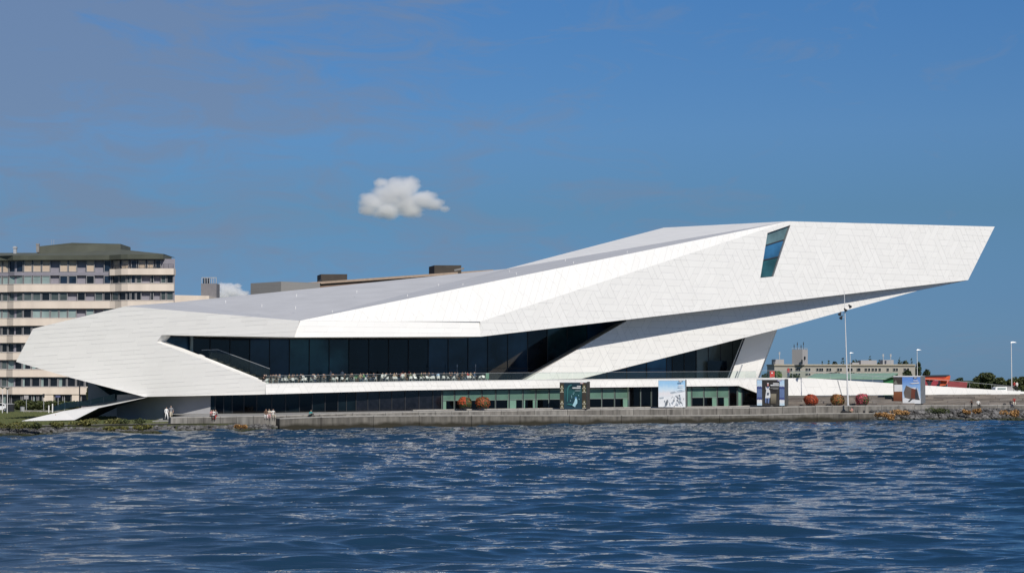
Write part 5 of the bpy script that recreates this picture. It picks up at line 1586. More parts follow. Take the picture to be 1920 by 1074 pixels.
pr([(0.31, 0.28), (0.35, 0.62), (0.41, 0.66), (0.48, 0.60), (0.50, 0.40), (0.49, 0.30)], suit)
pr([(0.33, 0.62), (0.33, 0.76), (0.37, 0.68), (0.42, 0.66), (0.47, 0.74), (0.48, 0.72), (0.44, 0.62)], suit)
pr([(0.36, 0.70), (0.40, 0.66), (0.46, 0.70), (0.42, 0.74)], bluep)
pr([(0.38, 0.76), (0.44, 0.76), (0.445, 0.86), (0.385, 0.86)], pm('skin_print', (0.55, 0.25, 0.22))); pr(rect(0.385, 0.85, 0.44, 0.88), W_PR)
pr([(0.37, 0.40), (0.44, 0.40), (0.46, 0.50), (0.38, 0.50)], pm('grey_print', (0.10, 0.12, 0.16)))
pr([(0.31, 0.29), (0.36, 0.29), (0.36, 0.10), (0.31, 0.10)], bluep); pr([(0.40, 0.29), (0.47, 0.29), (0.45, 0.09), (0.40, 0.09)], bluep)
text_rows(pr, 0.60, 0.81, 0.83, W_PR, 1, rp_, h=0.05); text_rows(pr, 0.48, 0.81, 0.765, W_PR, 1, rp_, h=0.05); text_rows(pr, 0.50, 0.80, 0.69, pm('grey_text2', (0.28, 0.28, 0.27)), 3, rp_, h=0.018)
pr(rect(0.765, 0.945, 0.91, 0.992), pm('logo_violet', (0.16, 0.14, 0.36))); pr(rect(0.79, 0.957, 0.885, 0.985), W_PR)
# cube-house poster
pr = poster_box(1675.5, 1725, 757.6, 704.5, 289.5, -30, 2.4, mat('box_side_mid', (0.15, 0.16, 0.17), 0.6), 'poster box with a leaning brown block on snow under blue sky', grad_print('blue_sky', [(0.35, (0.52, 0.66, 0.82)), (0.7, (0.30, 0.50, 0.80)), (1.1, (0.14, 0.30, 0.70))]))
rust = grad_print('rust_board', [(0.05, (0.035, 0.025, 0.022)), (0.35, (0.15, 0.05, 0.025)), (1.0, (0.24, 0.085, 0.035))])
pr(rect(0.0, 0.0, 0.33, 0.99), pm('dark_panel', (0.06, 0.05, 0.045)))
pr(rect(0.0, 0.0, 0.33, 0.44), rust); pr(rect(0.03, 0.45, 0.33, 0.71), W_PR); pr([(0.03, 0.72), (0.16, 0.72), (0.10, 0.88), (0.02, 0.80)], pm('grey_panel', (0.20, 0.20, 0.17)))
pr([(0.34, 0.0), (1, 0), (1, 0.20), (0.72, 0.18), (0.34, 0.22)], snow)
pr([(0.42, 0.22), (0.38, 0.42), (0.47, 0.68), (0.67, 0.60), (0.64, 0.16)], pm('block_taupe', (0.15, 0.125, 0.11)))
pr([(0.64, 0.16), (0.67, 0.60), (0.80, 0.57), (0.84, 0.50), (0.82, 0.17)], pm('block_rust', (0.17, 0.055, 0.035)))
pr([(0.47, 0.68), (0.67, 0.60), (0.84, 0.61), (0.80, 0.54), (0.66, 0.585)], W_PR)
pr([(0.84, 0.58), (0.92, 0.36), (0.97, 0.14), (0.80, 0.16), (0.80, 0.40)], pm('block_dark', (0.05, 0.052, 0.06)))
pr([(0.86, 0.60), (0.90, 0.58), (0.985, 0.18), (0.95, 0.18)], pm('snow_edge', (0.58, 0.62, 0.66)))
pr([(0.52, 0.07), (0.66, 0.20), (0.75, 0.21), (0.60, 0.07)], pm('shadow_grey', (0.05, 0.055, 0.06))); pr([(0.34, 0.18), (0.45, 0.24), (0.40, 0.20)], rockl)
pr([(0.58, 0.76), (0.95, 0.80), (0.96, 0.76), (0.70, 0.735)], W_PR)
text_rows(pr, 0.74, 0.92, 0.84, W_PR, 1, rp_, h=0.035)
pr(rect(0.745, 0.945, 0.885, 0.985), K_PR); pr(rect(0.765, 0.955, 0.865, 0.978), W_PR)

# ------------------------------------------------------------------ masts and lamps
M_MAST = mat('mast_white', (0.62, 0.62, 0.62), 0.45, var=0.05)
MS = thing('light_mast', U(1590, 759.8, 277.6), 'tall slim white mast with dark floodlights in front of the ramp', 'mast')
b_, t_ = U(1590, 759.8, 277.6), U(1583, 545, 277.6)
mb = MB(); mid = lerp(b_, t_, 0.16); mb.tube(b_, mid, 0.14, 0.13, 12); mb.tube(mid, lerp(b_, t_, 0.6), 0.10, 0.075, 12); mb.tube(lerp(b_, t_, 0.6), t_, 0.07, 0.04, 12); mb.build('pole', M_MAST, MS)
mb = MB(); mb.tube(b_ - Vector((0, 0, 0.02)), b_ + Vector((0, 0, 0.06)), 0.3, 0.3, 12); mb.build('base_plate', M_ALU, MS)
for x, y, ax in ((1593.5, 574, 1585.5), (1585, 581, 1585), (1575, 588, 1585.5), (1577.5, 595, 1586)):
    p = U(x, y, 277.2); q = U(ax, y - 1.5, 277.6)
    mb = MB(); mb.bar(q, p, 0.05); f = mb.build('bracket', M_ALU, MS)
    mb = MB(); dr = Vector((0.5 if x > 1580 else -0.5, -0.4, -0.75)).normalized()
    mb.tube(p - dr * 0.15, p + dr * 0.22, 0.12, 0.27, 12); mb.tube(p - dr * 0.3, p - dr * 0.15, 0.1, 0.12, 10); mb.build('floodlight', M_DARKMETAL, MS)
def street_lamp(x, ytop, d, z0, label, arm=1):
    t = U(x, ytop, d); b = Vector((t.x, t.y, z0))
    o = thing('street_lamp', b, label, 'street lamp', 'street lamps beyond the ramp')
    mb = MB(); mb.tube(b, lerp(b, t, 0.25), 0.12, 0.10, 10); mb.tube(lerp(b, t, 0.25), t, 0.09, 0.06, 10); mb.build('pole', M_MAST, o)
    mb = MB(); mb.hexa([t + Vector((-0.15 * arm, -0.2, 0)), t + Vector((0.95 * arm, -0.2, 0.02)), t + Vector((0.95 * arm, 0.2, 0.02)), t + Vector((-0.15 * arm, 0.2, 0))], [t + Vector((0, -0.12, 0.2)), t + Vector((0.7 * arm, -0.12, 0.16)), t + Vector((0.7 * arm, 0.12, 0.16)), t + Vector((0, 0.12, 0.2))]); mb.build('lamp_head', M_ALU, o)
street_lamp(1594, 662, 480, 0.95, 'white street lamp just right of the tall mast', 1)
street_lamp(1719.5, 656.5, 420, 0.95, 'white street lamp above the snowy block poster box', 1)
street_lamp(1896, 642.5, 330, 0.95, 'white street lamp at the right edge beside the trees', 1)
for x, yt, lab in ((5, 728, 'flat topped lamp post at the left edge beside the car'), (14, 729.5, 'second flat topped lamp post from the left edge')):
    t = U(x, yt, 290); b = Vector((t.x, t.y, 0.95))
    o = thing('lamp_post', b, lab, 'lamp post', 'flat topped lamp posts')
    mb = MB(); mb.tube(b, t, 0.07, 0.05, 10); mb.build('pole', M_MAST, o)
    mb = MB(); mb.tube(t, t + Vector((0, 0, 0.25)), 0.08, 0.42, 12); mb.tube(t + Vector((0, 0, 0.25)), t + Vector((0, 0, 0.32)), 0.45, 0.45, 12); mb.build('lamp_head', M_ALU, o)

# ------------------------------------------------------------------ street at the left
def car(px_c, y_b, d, label, rz):
    p = U(px_c, y_b, d); p.z = 0.97
    o = empty_local('parked_car', p, rz, label, 'car')
    paint = mat('car_white', (0.72, 0.73, 0.74), 0.25, var=0.02); gl = M_DKGL; ty = mat('tyre', (0.015, 0.015, 0.015), 0.9)
    prof = [(-2.1, 0.35), (-2.15, 0.62), (-2.0, 0.82), (-1.2, 0.92), (-0.65, 1.42), (0.75, 1.46), (1.55, 1.0), (2.05, 0.92), (2.12, 0.6), (2.05, 0.35)]
    mb = MB(); mb.prism([Vector((x, -0.85, z)) for x, z in prof], (0, 1.7, 0)); child('body', mb.mesh('body', paint), o)
    for s in (-0.856, 0.836):
        mb = MB(); mb.prism([Vector((x, s, z)) for x, z in ((-1.05, 0.95), (-0.58, 1.36), (0.05, 1.38), (0.05, 0.97))], (0, 0.02, 0)); child('window', mb.mesh('window', gl), o)
        mb = MB(); mb.prism([Vector((x, s, z)) for x, z in ((0.12, 0.97), (0.12, 1.38), (0.7, 1.39), (1.35, 1.0))], (0, 0.02, 0)); child('window', mb.mesh('window', gl), o)
        mb = MB(); mb.prism([Vector((x, s - 0.01, z)) for x, z in ((-0.1, 0.84), (0.1, 0.84), (0.1, 0.88), (-0.1, 0.88))], (0, 0.03, 0)); child('door_handle', mb.mesh('door_handle', M_DARKMETAL), o)
    for x in (-1.3, 1.3):
        for s in (-0.78, 0.78):
            mb = MB(); mb.tube((x, s - 0.11, 0.32), (x, s + 0.11, 0.32), 0.32, 0.32, 16); w = child('wheel', mb.mesh('wheel', ty), o)
            mb = MB(); mb.tube((x, s - 0.12, 0.32), (x, s + 0.12, 0.32), 0.18, 0.18, 10); child('rim', mb.mesh('rim', M_ALU), w)
    for s in (-0.6, 0.6):
        mb = MB(); mb.box((2.1, s, 0.7), (0.06, 0.35, 0.14)); child('headlight', mb.mesh('headlight', M_WHITE), o)
        mb = MB(); mb.box((-2.13, s, 0.72), (0.06, 0.3, 0.16)); child('tail_light', mb.mesh('tail_light', M_REDP), o)
car(-4, 771, 300, 'white car parked at the left edge of the lawn', 0.12)
def sign_pole(x, yb, yt, d, label, plate=None, m=M_ALU):
    p = U(x, yb, d); p.z = 0.95; t = U(x, yt, d)
    o = thing('sign_pole', p, label, 'sign', 'poles along the street')
    mb = MB(); mb.tube(p, t, 0.05, 0.05, 8); mb.build('pole', m, o)
    if plate: mb = MB(); mb.box(t + Vector((0, -0.07, -plate[1] / 2)), (plate[0], 0.04, plate[1])); mb.build('plate', plate[2], o)
sign_pole(49.5, 768, 741, 305, 'pole with a grey rectangular plate in front of the hedge', (0.75, 0.62, M_GREYW))
sign_pole(82, 766, 738, 306, 'pole with a narrow dark plate beside the pink pier', (0.35, 0.6, M_DARKMETAL))
sign_pole(109, 765, 741, 304, 'pole with a wide blue plate under the museum lobe', (0.8, 0.32, mat('plate_blue', (0.08, 0.09, 0.19), 0.5)))
sign_pole(121, 765, 745, 304, 'thin bare pole right of the blue plate', None)
DP = thing('dark_post', U(149, 752, 300), 'tall dark post rising to the museum lobe edge', 'post')
b = U(149, 752, 300); b.z = 0.95; mb = MB(); mb.tube(b, Vector((b.x, b.y, U(149, 690, 300).z)), 0.10, 0.09, 10); mb.build('pole', M_DARKMETAL, DP)
mb = MB(); mb.box(Vector((b.x, b.y, U(149, 690, 300).z)), (0.5, 0.3, 0.2)); mb.build('lamp_head', M_DARKMETAL, DP)
for x, lab in ((42, 'round grey litter bin in front of the hedge'),):
    p = U(x, 770, 300); p.z = 0.95; o = thing('litter_bin', p, lab, 'bin'); mb = MB(); mb.tube(p, p + Vector((0, 0, 0.85)), 0.34, 0.38, 16); mb.build('drum', M_ALU, o); mb = MB(); mb.tube(p + Vector((0, 0, 0.85)), p + Vector((0, 0, 0.95)), 0.4, 0.3, 16); mb.build('lid', M_DARKMETAL, o)
p = U(19, 770, 298); p.z = 0.95; o = thing('waste_container', p, 'dark square waste container right of the parked car', 'bin'); mb = MB(); mb.box(p + Vector((0, 0, 0.65)), (1.1, 0.9, 1.3)); mb.build('body', M_DARKMETAL, o); mb = MB(); mb.box(p + Vector((0, 0, 1.36)), (1.2, 1.0, 0.1)); mb.build('lid', M_ALU, o)
for x, yt, lab in ((91.5, 760.5, 'short white bollard left of the glass fence'), (98.5, 757.5, 'short white bollard at the start of the glass fence')):
    p = U(x, 768, 292); p.z = 0.95; t = U(x, yt, 292); o = thing('bollard', p, lab, 'bollard', 'white bollards'); mb = MB(); mb.tube(p, t, 0.10, 0.10, 10); mb.build('post', M_WHITE, o); mb = MB(); mb.tube(t, t + Vector((0, 0, 0.08)), 0.12, 0.06, 10); mb.build('cap', M_WHITE, o)
mb = MB(); a, b = U(46, 768.5, 300), U(125, 768.5, 296); a.z = b.z = 0.95; mb.bar(a + Vector((0, 0, 0.12)), b + Vector((0, 0, 0.12)), 0.35, 0.25); tag(mb.build('kerb', M_COPING), 'pale kerb at the back of the lawn', None, None, 'structure')
GF = thing('glass_fence', U(160, 762, 262), 'teal glass fence rising behind the white tongue', 'fence')
gp = [(100, 768, 762), (122, 763.5, 754), (146, 759, 752), (170, 756, 748.5), (194, 751, 743), (216, 747, 738)]
for (x0, b0, t0), (x1, b1, t1) in zip(gp[:-1], gp[1:]):
    d = 258
    q = [U(x0 + 0.3, b0 + 3, d), U(x1 - 0.3, b1 + 3, d), U(x1 - 0.3, t1, d), U(x0 + 0.3, t0, d)]
    mb = MB(); mb.prism(q, (0, 0.03, 0)); mb.build('glass_pane', M_TEALF if 'M_TEALF' in globals() else clear_glass('teal_fence_glass', (0.25, 0.42, 0.40), 0.35), GF)
    mb = MB(); mb.bar(q[0], q[3] + Vector((0, 0, 0.05)), 0.06); mb.build('post', M_ALU, GF)

# white motor boat cabin behind the ramp
p = U(1887, 734, 322); p.z = 0.95
BT = thing('white_boat', p, 'white boat with a rounded cabin roof behind the end of the ramp', 'boat')
z = lambda y: U(1887, y, 322).z
mb = MB(); mb.prism([U(1858, 741, 321), U(1912, 741, 321), U(1914, 731.8, 321), U(1856, 732.2, 321)], (0, 3, 0)); hl = mb.build('hull', M_BOXW, BT)
mb = MB(); mb.prism([U(1866, 732, 321.4), U(1888.5, 732, 321.4), U(1888.5, 724.5, 321.4), U(1870, 724.5, 321.4), U(1867, 726, 321.4)], (0, 2.2, 0)); mb.build('cabin', M_BOXW, BT)
mb = MB(); mb.prism([U(1889, 732, 321.4), U(1904, 731.5, 321.4), U(1897, 725, 321.4), U(1889, 724.6, 321.4)], (0, 2.2, 0)); mb.build('canopy', M_GREYW, BT)
mb = MB(); mb.prism([U(1871, 729.5, 321.3), U(1886, 729.5, 321.3), U(1886, 727, 321.3), U(1871, 727, 321.3)], (0, 0.1, 0)); mb.build('window', M_PALEGL, BT)
mb = MB(); mb.prism([dn(U(1862, 741, 322), 0.9), dn(U(1908, 741, 322), 0.9), U(1908, 741, 322), U(1862, 741, 322)], (0, 1.5, 0)); mb.build('keel_block', M_GREYW, BT)
# red sign box and white notice on the terrace
p = PL(1461, 708, planeR) + BACK * 2; RB = thing('red_sign_box', p, 'small red sign box on the terrace right of the support wall', 'sign'); mb = MB(); mb.box(p + Vector((0, 0, 0.55)), (0.72, 0.5, 1.0)); mb.build('box', mat('sign_red', (0.50, 0.03, 0.02), 0.5), RB); mb = MB(); mb.box(p + Vector((-0.05, -0.27, 0.75)), (0.25, 0.03, 0.18)); mb.build('emblem', W_PR, RB); mb = MB(); mb.box(p + Vector((0, 0, 0.03)), (0.8, 0.55, 0.06)); mb.build('foot', M_WHITE, RB)
p = PL(922, 712, planeP) + BACK * 1.5; p.z = zfloor(922); NB = thing('menu_board', p, 'pale green menu board at the right end of the terrace seating', 'sign'); mb = MB(); mb.box(p + Vector((0, 0, 0.65)), (0.46, 0.06, 0.85)); mb.build('panel', M_GREEN2, NB); mb = MB(); mb.bar(p, p + Vector((0, 0.05, 0.3)), 0.08); mb.build('stand', M_ALU, NB)
for x in (883, 918):
    p = PL(x, 712, planeP) + BACK * 5; p.z = zfloor(x); o = thing('patio_heater', p, 'slim grey patio heater %s the right end of the terrace guests' % ('just left of' if x < 900 else 'just right of'), 'heater', 'patio heaters'); mb = MB(); mb.tube(p, p + Vector((0, 0, 2.0)), 0.035, 0.03, 8); mb.build('pole', M_ALU, o); mb = MB(); mb.tube(p + Vector((0, 0, 2.0)), p + Vector((0, 0, 2.35)), 0.09, 0.07, 10); mb.build('burner', M_ALU, o); mb = MB(); mb.tube(p, p + Vector((0, 0, 0.1)), 0.24, 0.2, 12); mb.build('base', M_DARKMETAL, o)
# ------------------------------------------------------------------ people
SKIN, HAIR, TOP, LEGS, SHOE = range(5)
def skeleton(pose, v=0):
    """joint: (position, radius), bones: (a, b, material). The figure faces -Y, feet at z = 0"""
    J, B = {}, []
    def j(n, x, y, z, r, r2=None): J[n] = (Vector((x, y, z)), (r, r2 or r))
    if pose in ('stand', 'walk'):
        hz, ty = 0.93, 0.0
    elif pose == 'sit': hz, ty = 0.52, 0.0
    else: hz, ty = 0.14, 0.0
    lean = {'stand': 0.0, 'walk': 0.03, 'sit': -0.03 - 0.10 * v, 'ground': 0.02 - 0.10 * v}[pose]
    j('pel', 0, ty, hz, 0.135, 0.105); j('waist', 0, ty + lean * 0.3, hz + 0.17, 0.125, 0.095); j('chest', 0, ty + lean, hz + 0.38, 0.155, 0.105)
    j('neck', 0, ty + lean * 1.2, hz + 0.56, 0.06); j('head', 0, ty + lean * 1.3 - 0.02, hz + 0.66, 0.088, 0.098); j('crown', 0, ty + lean * 1.3 - 0.01, hz + 0.765, 0.075, 0.085); j('nose', 0, ty + lean * 1.3 - 0.115, hz + 0.665, 0.016)
    B += [('pel', 'waist', TOP), ('waist', 'chest', TOP), ('chest', 'neck', TOP), ('neck', 'head', SKIN), ('head', 'crown', HAIR), ('head', 'nose', SKIN)]
    for s, n in ((-1, 'l'), (1, 'r')):
        j(n + 'hip', s * 0.10, ty, hz - 0.05, 0.098)
        if pose == 'stand':
            j(n + 'knee', s * 0.115, -0.02 - 0.03 * v * s, 0.50, 0.066); j(n + 'ank', s * 0.125, 0.02, 0.09, 0.042); j(n + 'toe', s * 0.15, -0.16, 0.035, 0.038)
            el, wr, ha = (s * 0.255, 0.03, 1.10), (s * 0.25, -0.06, 0.86), (s * 0.245, -0.085, 0.77)
            if v: el, wr, ha = (s * 0.26, 0.0, 1.10), (s * 0.15, -0.2, 1.08), (s * 0.07, -0.25, 1.10)
        elif pose == 'walk':
            f = s * (1 if v == 0 else -1)
            j(n + 'knee', s * 0.11, -0.10 - 0.12 * f, 0.51, 0.066); j(n + 'ank', s * 0.11, -0.02 - 0.30 * f, 0.09 + (0.07 if f < 0 else 0), 0.042); j(n + 'toe', s * 0.13, -0.19 - 0.30 * f, 0.035, 0.038)
            el, wr, ha = (s * 0.25, 0.08 * f, 1.10), (s * 0.24, -0.06 + 0.20 * f, 0.90), (s * 0.235, -0.10 + 0.24 * f, 0.82)
        elif pose == 'sit':
            j(n + 'knee', s * 0.14, -0.44, 0.50, 0.070); j(n + 'ank', s * 0.14, -0.42 - 0.10 * v, 0.09, 0.044); j(n + 'toe', s * 0.16, -0.58 - 0.08 * v, 0.035, 0.038)
            el, wr, ha = (s * 0.26, -0.10, 0.72), (s * 0.17, -0.32, 0.68), (s * 0.12, -0.40, 0.66)
            if v: el, wr, ha = (s * 0.25, -0.18, 0.74), (s * 0.12, -0.33, 0.88), (s * 0.07, -0.36, 0.96 if s > 0 else 0.80)
        else:
            j(n + 'knee', s * 0.15, -0.36, 0.46, 0.070); j(n + 'ank', s * 0.13, -0.56, 0.09, 0.044); j(n + 'toe', s * 0.14, -0.72, 0.035, 0.038)
            el, wr, ha = (s * 0.27, -0.10, 0.36), (s * 0.19, -0.32, 0.44), (s * 0.10, -0.38, 0.46)
        j(n + 'sho', s * 0.175, ty + lean, hz + 0.475, 0.066); j(n + 'elb', *el, 0.045); j(n + 'wri', *wr, 0.032); j(n + 'han', *ha, 0.036, 0.022)
        B += [('pel', n + 'hip', LEGS), (n + 'hip', n + 'knee', LEGS), (n + 'knee', n + 'ank', LEGS), (n + 'ank', n + 'toe', SHOE), ('chest', n + 'sho', TOP), (n + 'sho', n + 'elb', TOP), (n + 'elb', n + 'wri', SKIN if v else TOP), (n + 'wri', n + 'han', SKIN)]
    return J, B
BODY = {}
def body_mesh(pose, v):
    if (pose, v) in BODY: return BODY[(pose, v)]
    J, B = skeleton(pose, v)
    names = list(J)
    me = bpy.data.meshes.new('body_cage')
    me.from_pydata([tuple(J[n][0]) for n in names], [(names.index(a), names.index(b)) for a, b, _ in B], [])
    o = bpy.data.objects.new('body_cage', me); COL.objects.link(o)
    sk = o.modifiers.new('skin', 'SKIN'); sk.use_smooth_shade = True; sk.branch_smoothing = 0.3
    if not me.skin_vertices: 
        bm = bmesh.new(); bm.from_mesh(me); bm.verts.layers.skin.verify(); bm.to_mesh(me); bm.free()
    for i, n in enumerate(names):
        d = me.skin_vertices[0].data[i]; d.radius = J[n][1]; d.use_root = (n == 'pel')
    ss = o.modifiers.new('sub', 'SUBSURF'); ss.levels = 1; ss.render_levels = 1
    dg = bpy.context.evaluated_depsgraph_get(); dg.update()
    res = bpy.data.meshes.new_from_object(o.evaluated_get(dg))
    bpy.data.objects.remove(o); 
    res.name = 'figure'
    res.materials.clear()
    for _ in range(5): res.materials.append(None)
    def segd(p, a, b):
        ab = b - a; t = max(0, min(1, (p - a).dot(ab) / max(ab.length_squared, 1e-9))); return (p - a - ab * t).length
    hd = J['head'][0]
    for f in res.polygons:
        c = f.center
        best = min(B, key=lambda e: segd(c, J[e[0]][0], J[e[1]][0]) - 0.5 * min(J[e[0]][1][0], J[e[1]][1][0]))
        m = best[2]
        if best[0] in ('head', 'neck') or best[1] in ('head', 'crown'):
            m = HAIR if (c.z > hd.z + 0.055 or (c.y > hd.y + 0.02 and c.z > hd.z - 0.05)) else SKIN
        f.material_index = m
        f.use_smooth = True
    BODY[(pose, v)] = res
    return res
def cm(name, c): return mat('cloth_' + name, c, 0.85, var=0.12, scale=6)
CL = {'white': (0.70, 0.70, 0.68), 'black': (0.015, 0.015, 0.017), 'navy': (0.02, 0.03, 0.075), 'red': (0.38, 0.03, 0.03), 'green': (0.14, 0.34, 0.15), 'pink': (0.55, 0.25, 0.25), 'tan': (0.38, 0.27, 0.17), 'grey': (0.22, 0.22, 0.23), 'pale blue': (0.34, 0.46, 0.62), 'teal': (0.03, 0.28, 0.29), 'brown': (0.12, 0.07, 0.045), 'beige': (0.52, 0.46, 0.36), 'orange': (0.48, 0.17, 0.04), 'olive': (0.12, 0.12, 0.05), 'cream': (0.62, 0.58, 0.48), 'denim': (0.07, 0.11, 0.19), 'charcoal': (0.04, 0.04, 0.045)}
SK = [mat('skin_%d' % i, c, 0.6, var=0.06) for i, c in enumerate([(0.42, 0.25, 0.175), (0.35, 0.20, 0.135), (0.25, 0.14, 0.085)])]
HR = [mat('hair_%d' % i, c, 0.7, var=0.2) for i, c in enumerate([(0.02, 0.014, 0.01), (0.07, 0.04, 0.02), (0.22, 0.14, 0.06), (0.40, 0.38, 0.35)])]
def person(p, rz, pose, v, top, legs, label, group=None, hair=0, skin=0, scale=1.0):
    o = bpy.data.objects.new('person', body_mesh(pose, v)); COL.objects.link(o)
    o.location = p; o.rotation_euler = (0, 0, rz); o.scale = (scale,) * 3
    for i, m in enumerate((SK[skin], HR[hair], cm(top, CL[top]), cm(legs, CL[legs]), cm('black', CL['black']))):
        o.material_slots[i].link = 'OBJECT'; o.material_slots[i].material = m
    return tag(o, label, 'person', group)
# two walkers on the lawn
LAND = MB(); LAND.box(Vector((U(316, 787, 237.5).x, 237.6, 0.95)), (3.4, 4.0, 0.44)); tag(LAND.build('landing', M_DECK), 'low concrete landing at the end of the quay', None, None, 'structure')
person(G(312, 787.2, 1.172), 0.5, 'walk', 0, 'white', 'white', 'person in white walking on the lawn edge, left of the two walkers', 'two walkers', 0)
person(G(320.5, 786.2, 1.172), 0.3, 'walk', 1, 'grey', 'beige', 'taller person in grey and beige walking, right of the two walkers', 'two walkers', 3, scale=1.08)
# seated groups along the quay
def on_edge(px, back=0.1, dz=0.0): 
    p = up_edge(px) + BACK * back; p.z += dz; return p
GS = 'people sitting along the quay'
person(on_edge(396, 0.28, -0.42), 0.9, 'sit', 1, 'pink', 'black', 'person in pink and black sitting at the left end of the quay', GS, 0)
person(on_edge(401.5, 0.3, -0.42), 0.1, 'sit', 0, 'white', 'black', 'person in white and black sitting in the middle of the left quay group', GS, 1)
person(on_edge(406.5, 0.26, -0.42), -0.3, 'sit', 1, 'grey', 'red', 'person in grey top and red trousers, right of the left quay group', GS, 2)
person(on_edge(500, 0.28, -0.42), 0.15, 'sit', 0, 'brown', 'white', 'person in white trousers and brown top on the quay', GS, 0)
person(on_edge(506.5, 0.3, -0.42), 0.0, 'sit', 1, 'cream', 'pink', 'person in a cream top and pink trousers sitting between two others on the quay', GS, 2)
person(on_edge(512.5, 0.28, -0.42), 0.5, 'sit', 1, 'white', 'beige', 'person in a white shirt and beige trousers, right of the quay trio', GS, 0)
q = lo_edge(588) + BACK * 1.3
person(q, 0.9, 'ground', 1, 'teal', 'black', 'person in a teal jacket sitting alone on the quay ledge', GS, 1)
# pair sitting by the tongue
person(G(104, 788.6, 0.97), 0.2, 'ground', 0, 'charcoal', 'charcoal', 'person in dark clothes sitting on the grass by the white tongue', None, 0)
person(G(112.5, 788.2, 0.97), -0.4, 'ground', 1, 'white', 'grey', 'smaller person in white sitting on the grass by the white tongue', None, 1, scale=0.85)
# right-hand ledge
q = lo_edge(1608) + BACK * 1.6; person(q, -0.3, 'ground', 0, 'pink', 'tan', 'person with bare legs sitting low on the ledge below the pink dome', GS, 1)
q = lo_edge(1618) + BACK * 1.9; person(q, 0.2, 'sit', 1, 'black', 'charcoal', 'person in black sitting upright on the ledge below the pink dome', GS, 0)
q = lo_edge(1596) + BACK * 1.3
DG = thing('black_bag', q, 'long black bag lying on the ledge left of the sitting pair', 'bag'); mb = MB(); mb.tube(q + Vector((-0.75, 0, 0.16)), q + Vector((-0.3, 0, 0.2)), 0.12, 0.17, 10); mb.tube(q + Vector((-0.3, 0, 0.2)), q + Vector((0.3, 0, 0.13)), 0.17, 0.12, 10); mb.tube(q + Vector((0.3, 0, 0.13)), q + Vector((0.8, 0, 0.2)), 0.12, 0.09, 10); mb.build('body', cm('black', CL['black']), DG); mb = MB(); mb.bar(q + Vector((-0.4, 0, 0.36)), q + Vector((0.2, 0, 0.28)), 0.04); mb.build('strap', cm('charcoal', CL['charcoal']), DG)
q = lo_edge(1629.5) + BACK * 1.3; DG = thing('dark_backpack', q, 'small dark backpack on the ledge right of the sitting pair', 'bag'); mb = MB(); mb.tube(q, q + Vector((0, 0, 0.3)), 0.2, 0.17, 10); mb.tube(q + Vector((0, 0, 0.3)), q + Vector((0, 0, 0.45)), 0.17, 0.06, 10); mb.build('body', cm('charcoal', CL['charcoal']), DG); mb = MB(); mb.box(q + Vector((0, -0.19, 0.14)), (0.22, 0.06, 0.18)); mb.build('pocket', cm('black', CL['black']), DG)
# person leaning at the sailor poster
q = up_edge(1478.5) + BACK * 1.4; q.z -= 0.01; person(q, 1.2, 'stand', 1, 'white', 'black', 'person in a white top and black trousers leaning beside the sailor poster box', None, 0, scale=1.0)
# pairs on the low wall at the right
person(on_edge(1824, 0.25, -0.42), -0.5, 'sit', 1, 'black', 'charcoal', 'person in black sitting on the wall, left of the person in white', GS, 0)
person(on_edge(1836, 0.25, -0.42), 0.1, 'sit', 0, 'white', 'black', 'person in a white shirt sitting on the wall at the right', GS, 0)
person(on_edge(1897, 0.25, -0.42), 0.3, 'sit', 0, 'charcoal', 'navy', 'person in dark clothes with legs stretched on the boulders at the right', GS, 1)
person(on_edge(1912, 1.3, -0.05), -0.2, 'sit', 1, 'red', 'cream', 'person in red and cream sitting near the right edge', GS, 2)
q = on_edge(1889, 0.7, 0.0); DG = thing('dark_bag', q, 'small dark bag on the wall left of the rightmost pair', 'bag'); mb = MB(); mb.tube(q + Vector((-0.22, 0, 0.12)), q + Vector((0.22, 0, 0.12)), 0.13, 0.13, 10); mb.build('body', cm('charcoal', CL['charcoal']), DG); mb = MB(); mb.bar(q + Vector((-0.1, 0, 0.28)), q + Vector((0.1, 0, 0.28)), 0.04); mb.build('handle', cm('black', CL['black']), DG)
# standing pair at the top of the ramp
def on_ramp(px, back):
    p = PL(px, interp(px, [(1520, 708.6), (1920, 734), (2160, 736)]), planeR) + BACK * back; return p
person(on_ramp(1911, 1.2), -0.6, 'stand', 1, 'red', 'black', 'standing person in a dark red top, left of the pair at the right edge', 'pair standing on the ramp', 2)
person(on_ramp(1918, 1.5), 0.5, 'stand', 1, 'white', 'black', 'standing person in a white top, right of the pair at the right edge', 'pair standing on the ramp', 0)
q = PL(1495, 708.5, planeR) + BACK * 2.5
person(q, 0.4, 'stand', 0, 'red', 'denim', 'person in a dark red top and jeans standing on the terrace before the office block', None, 0)

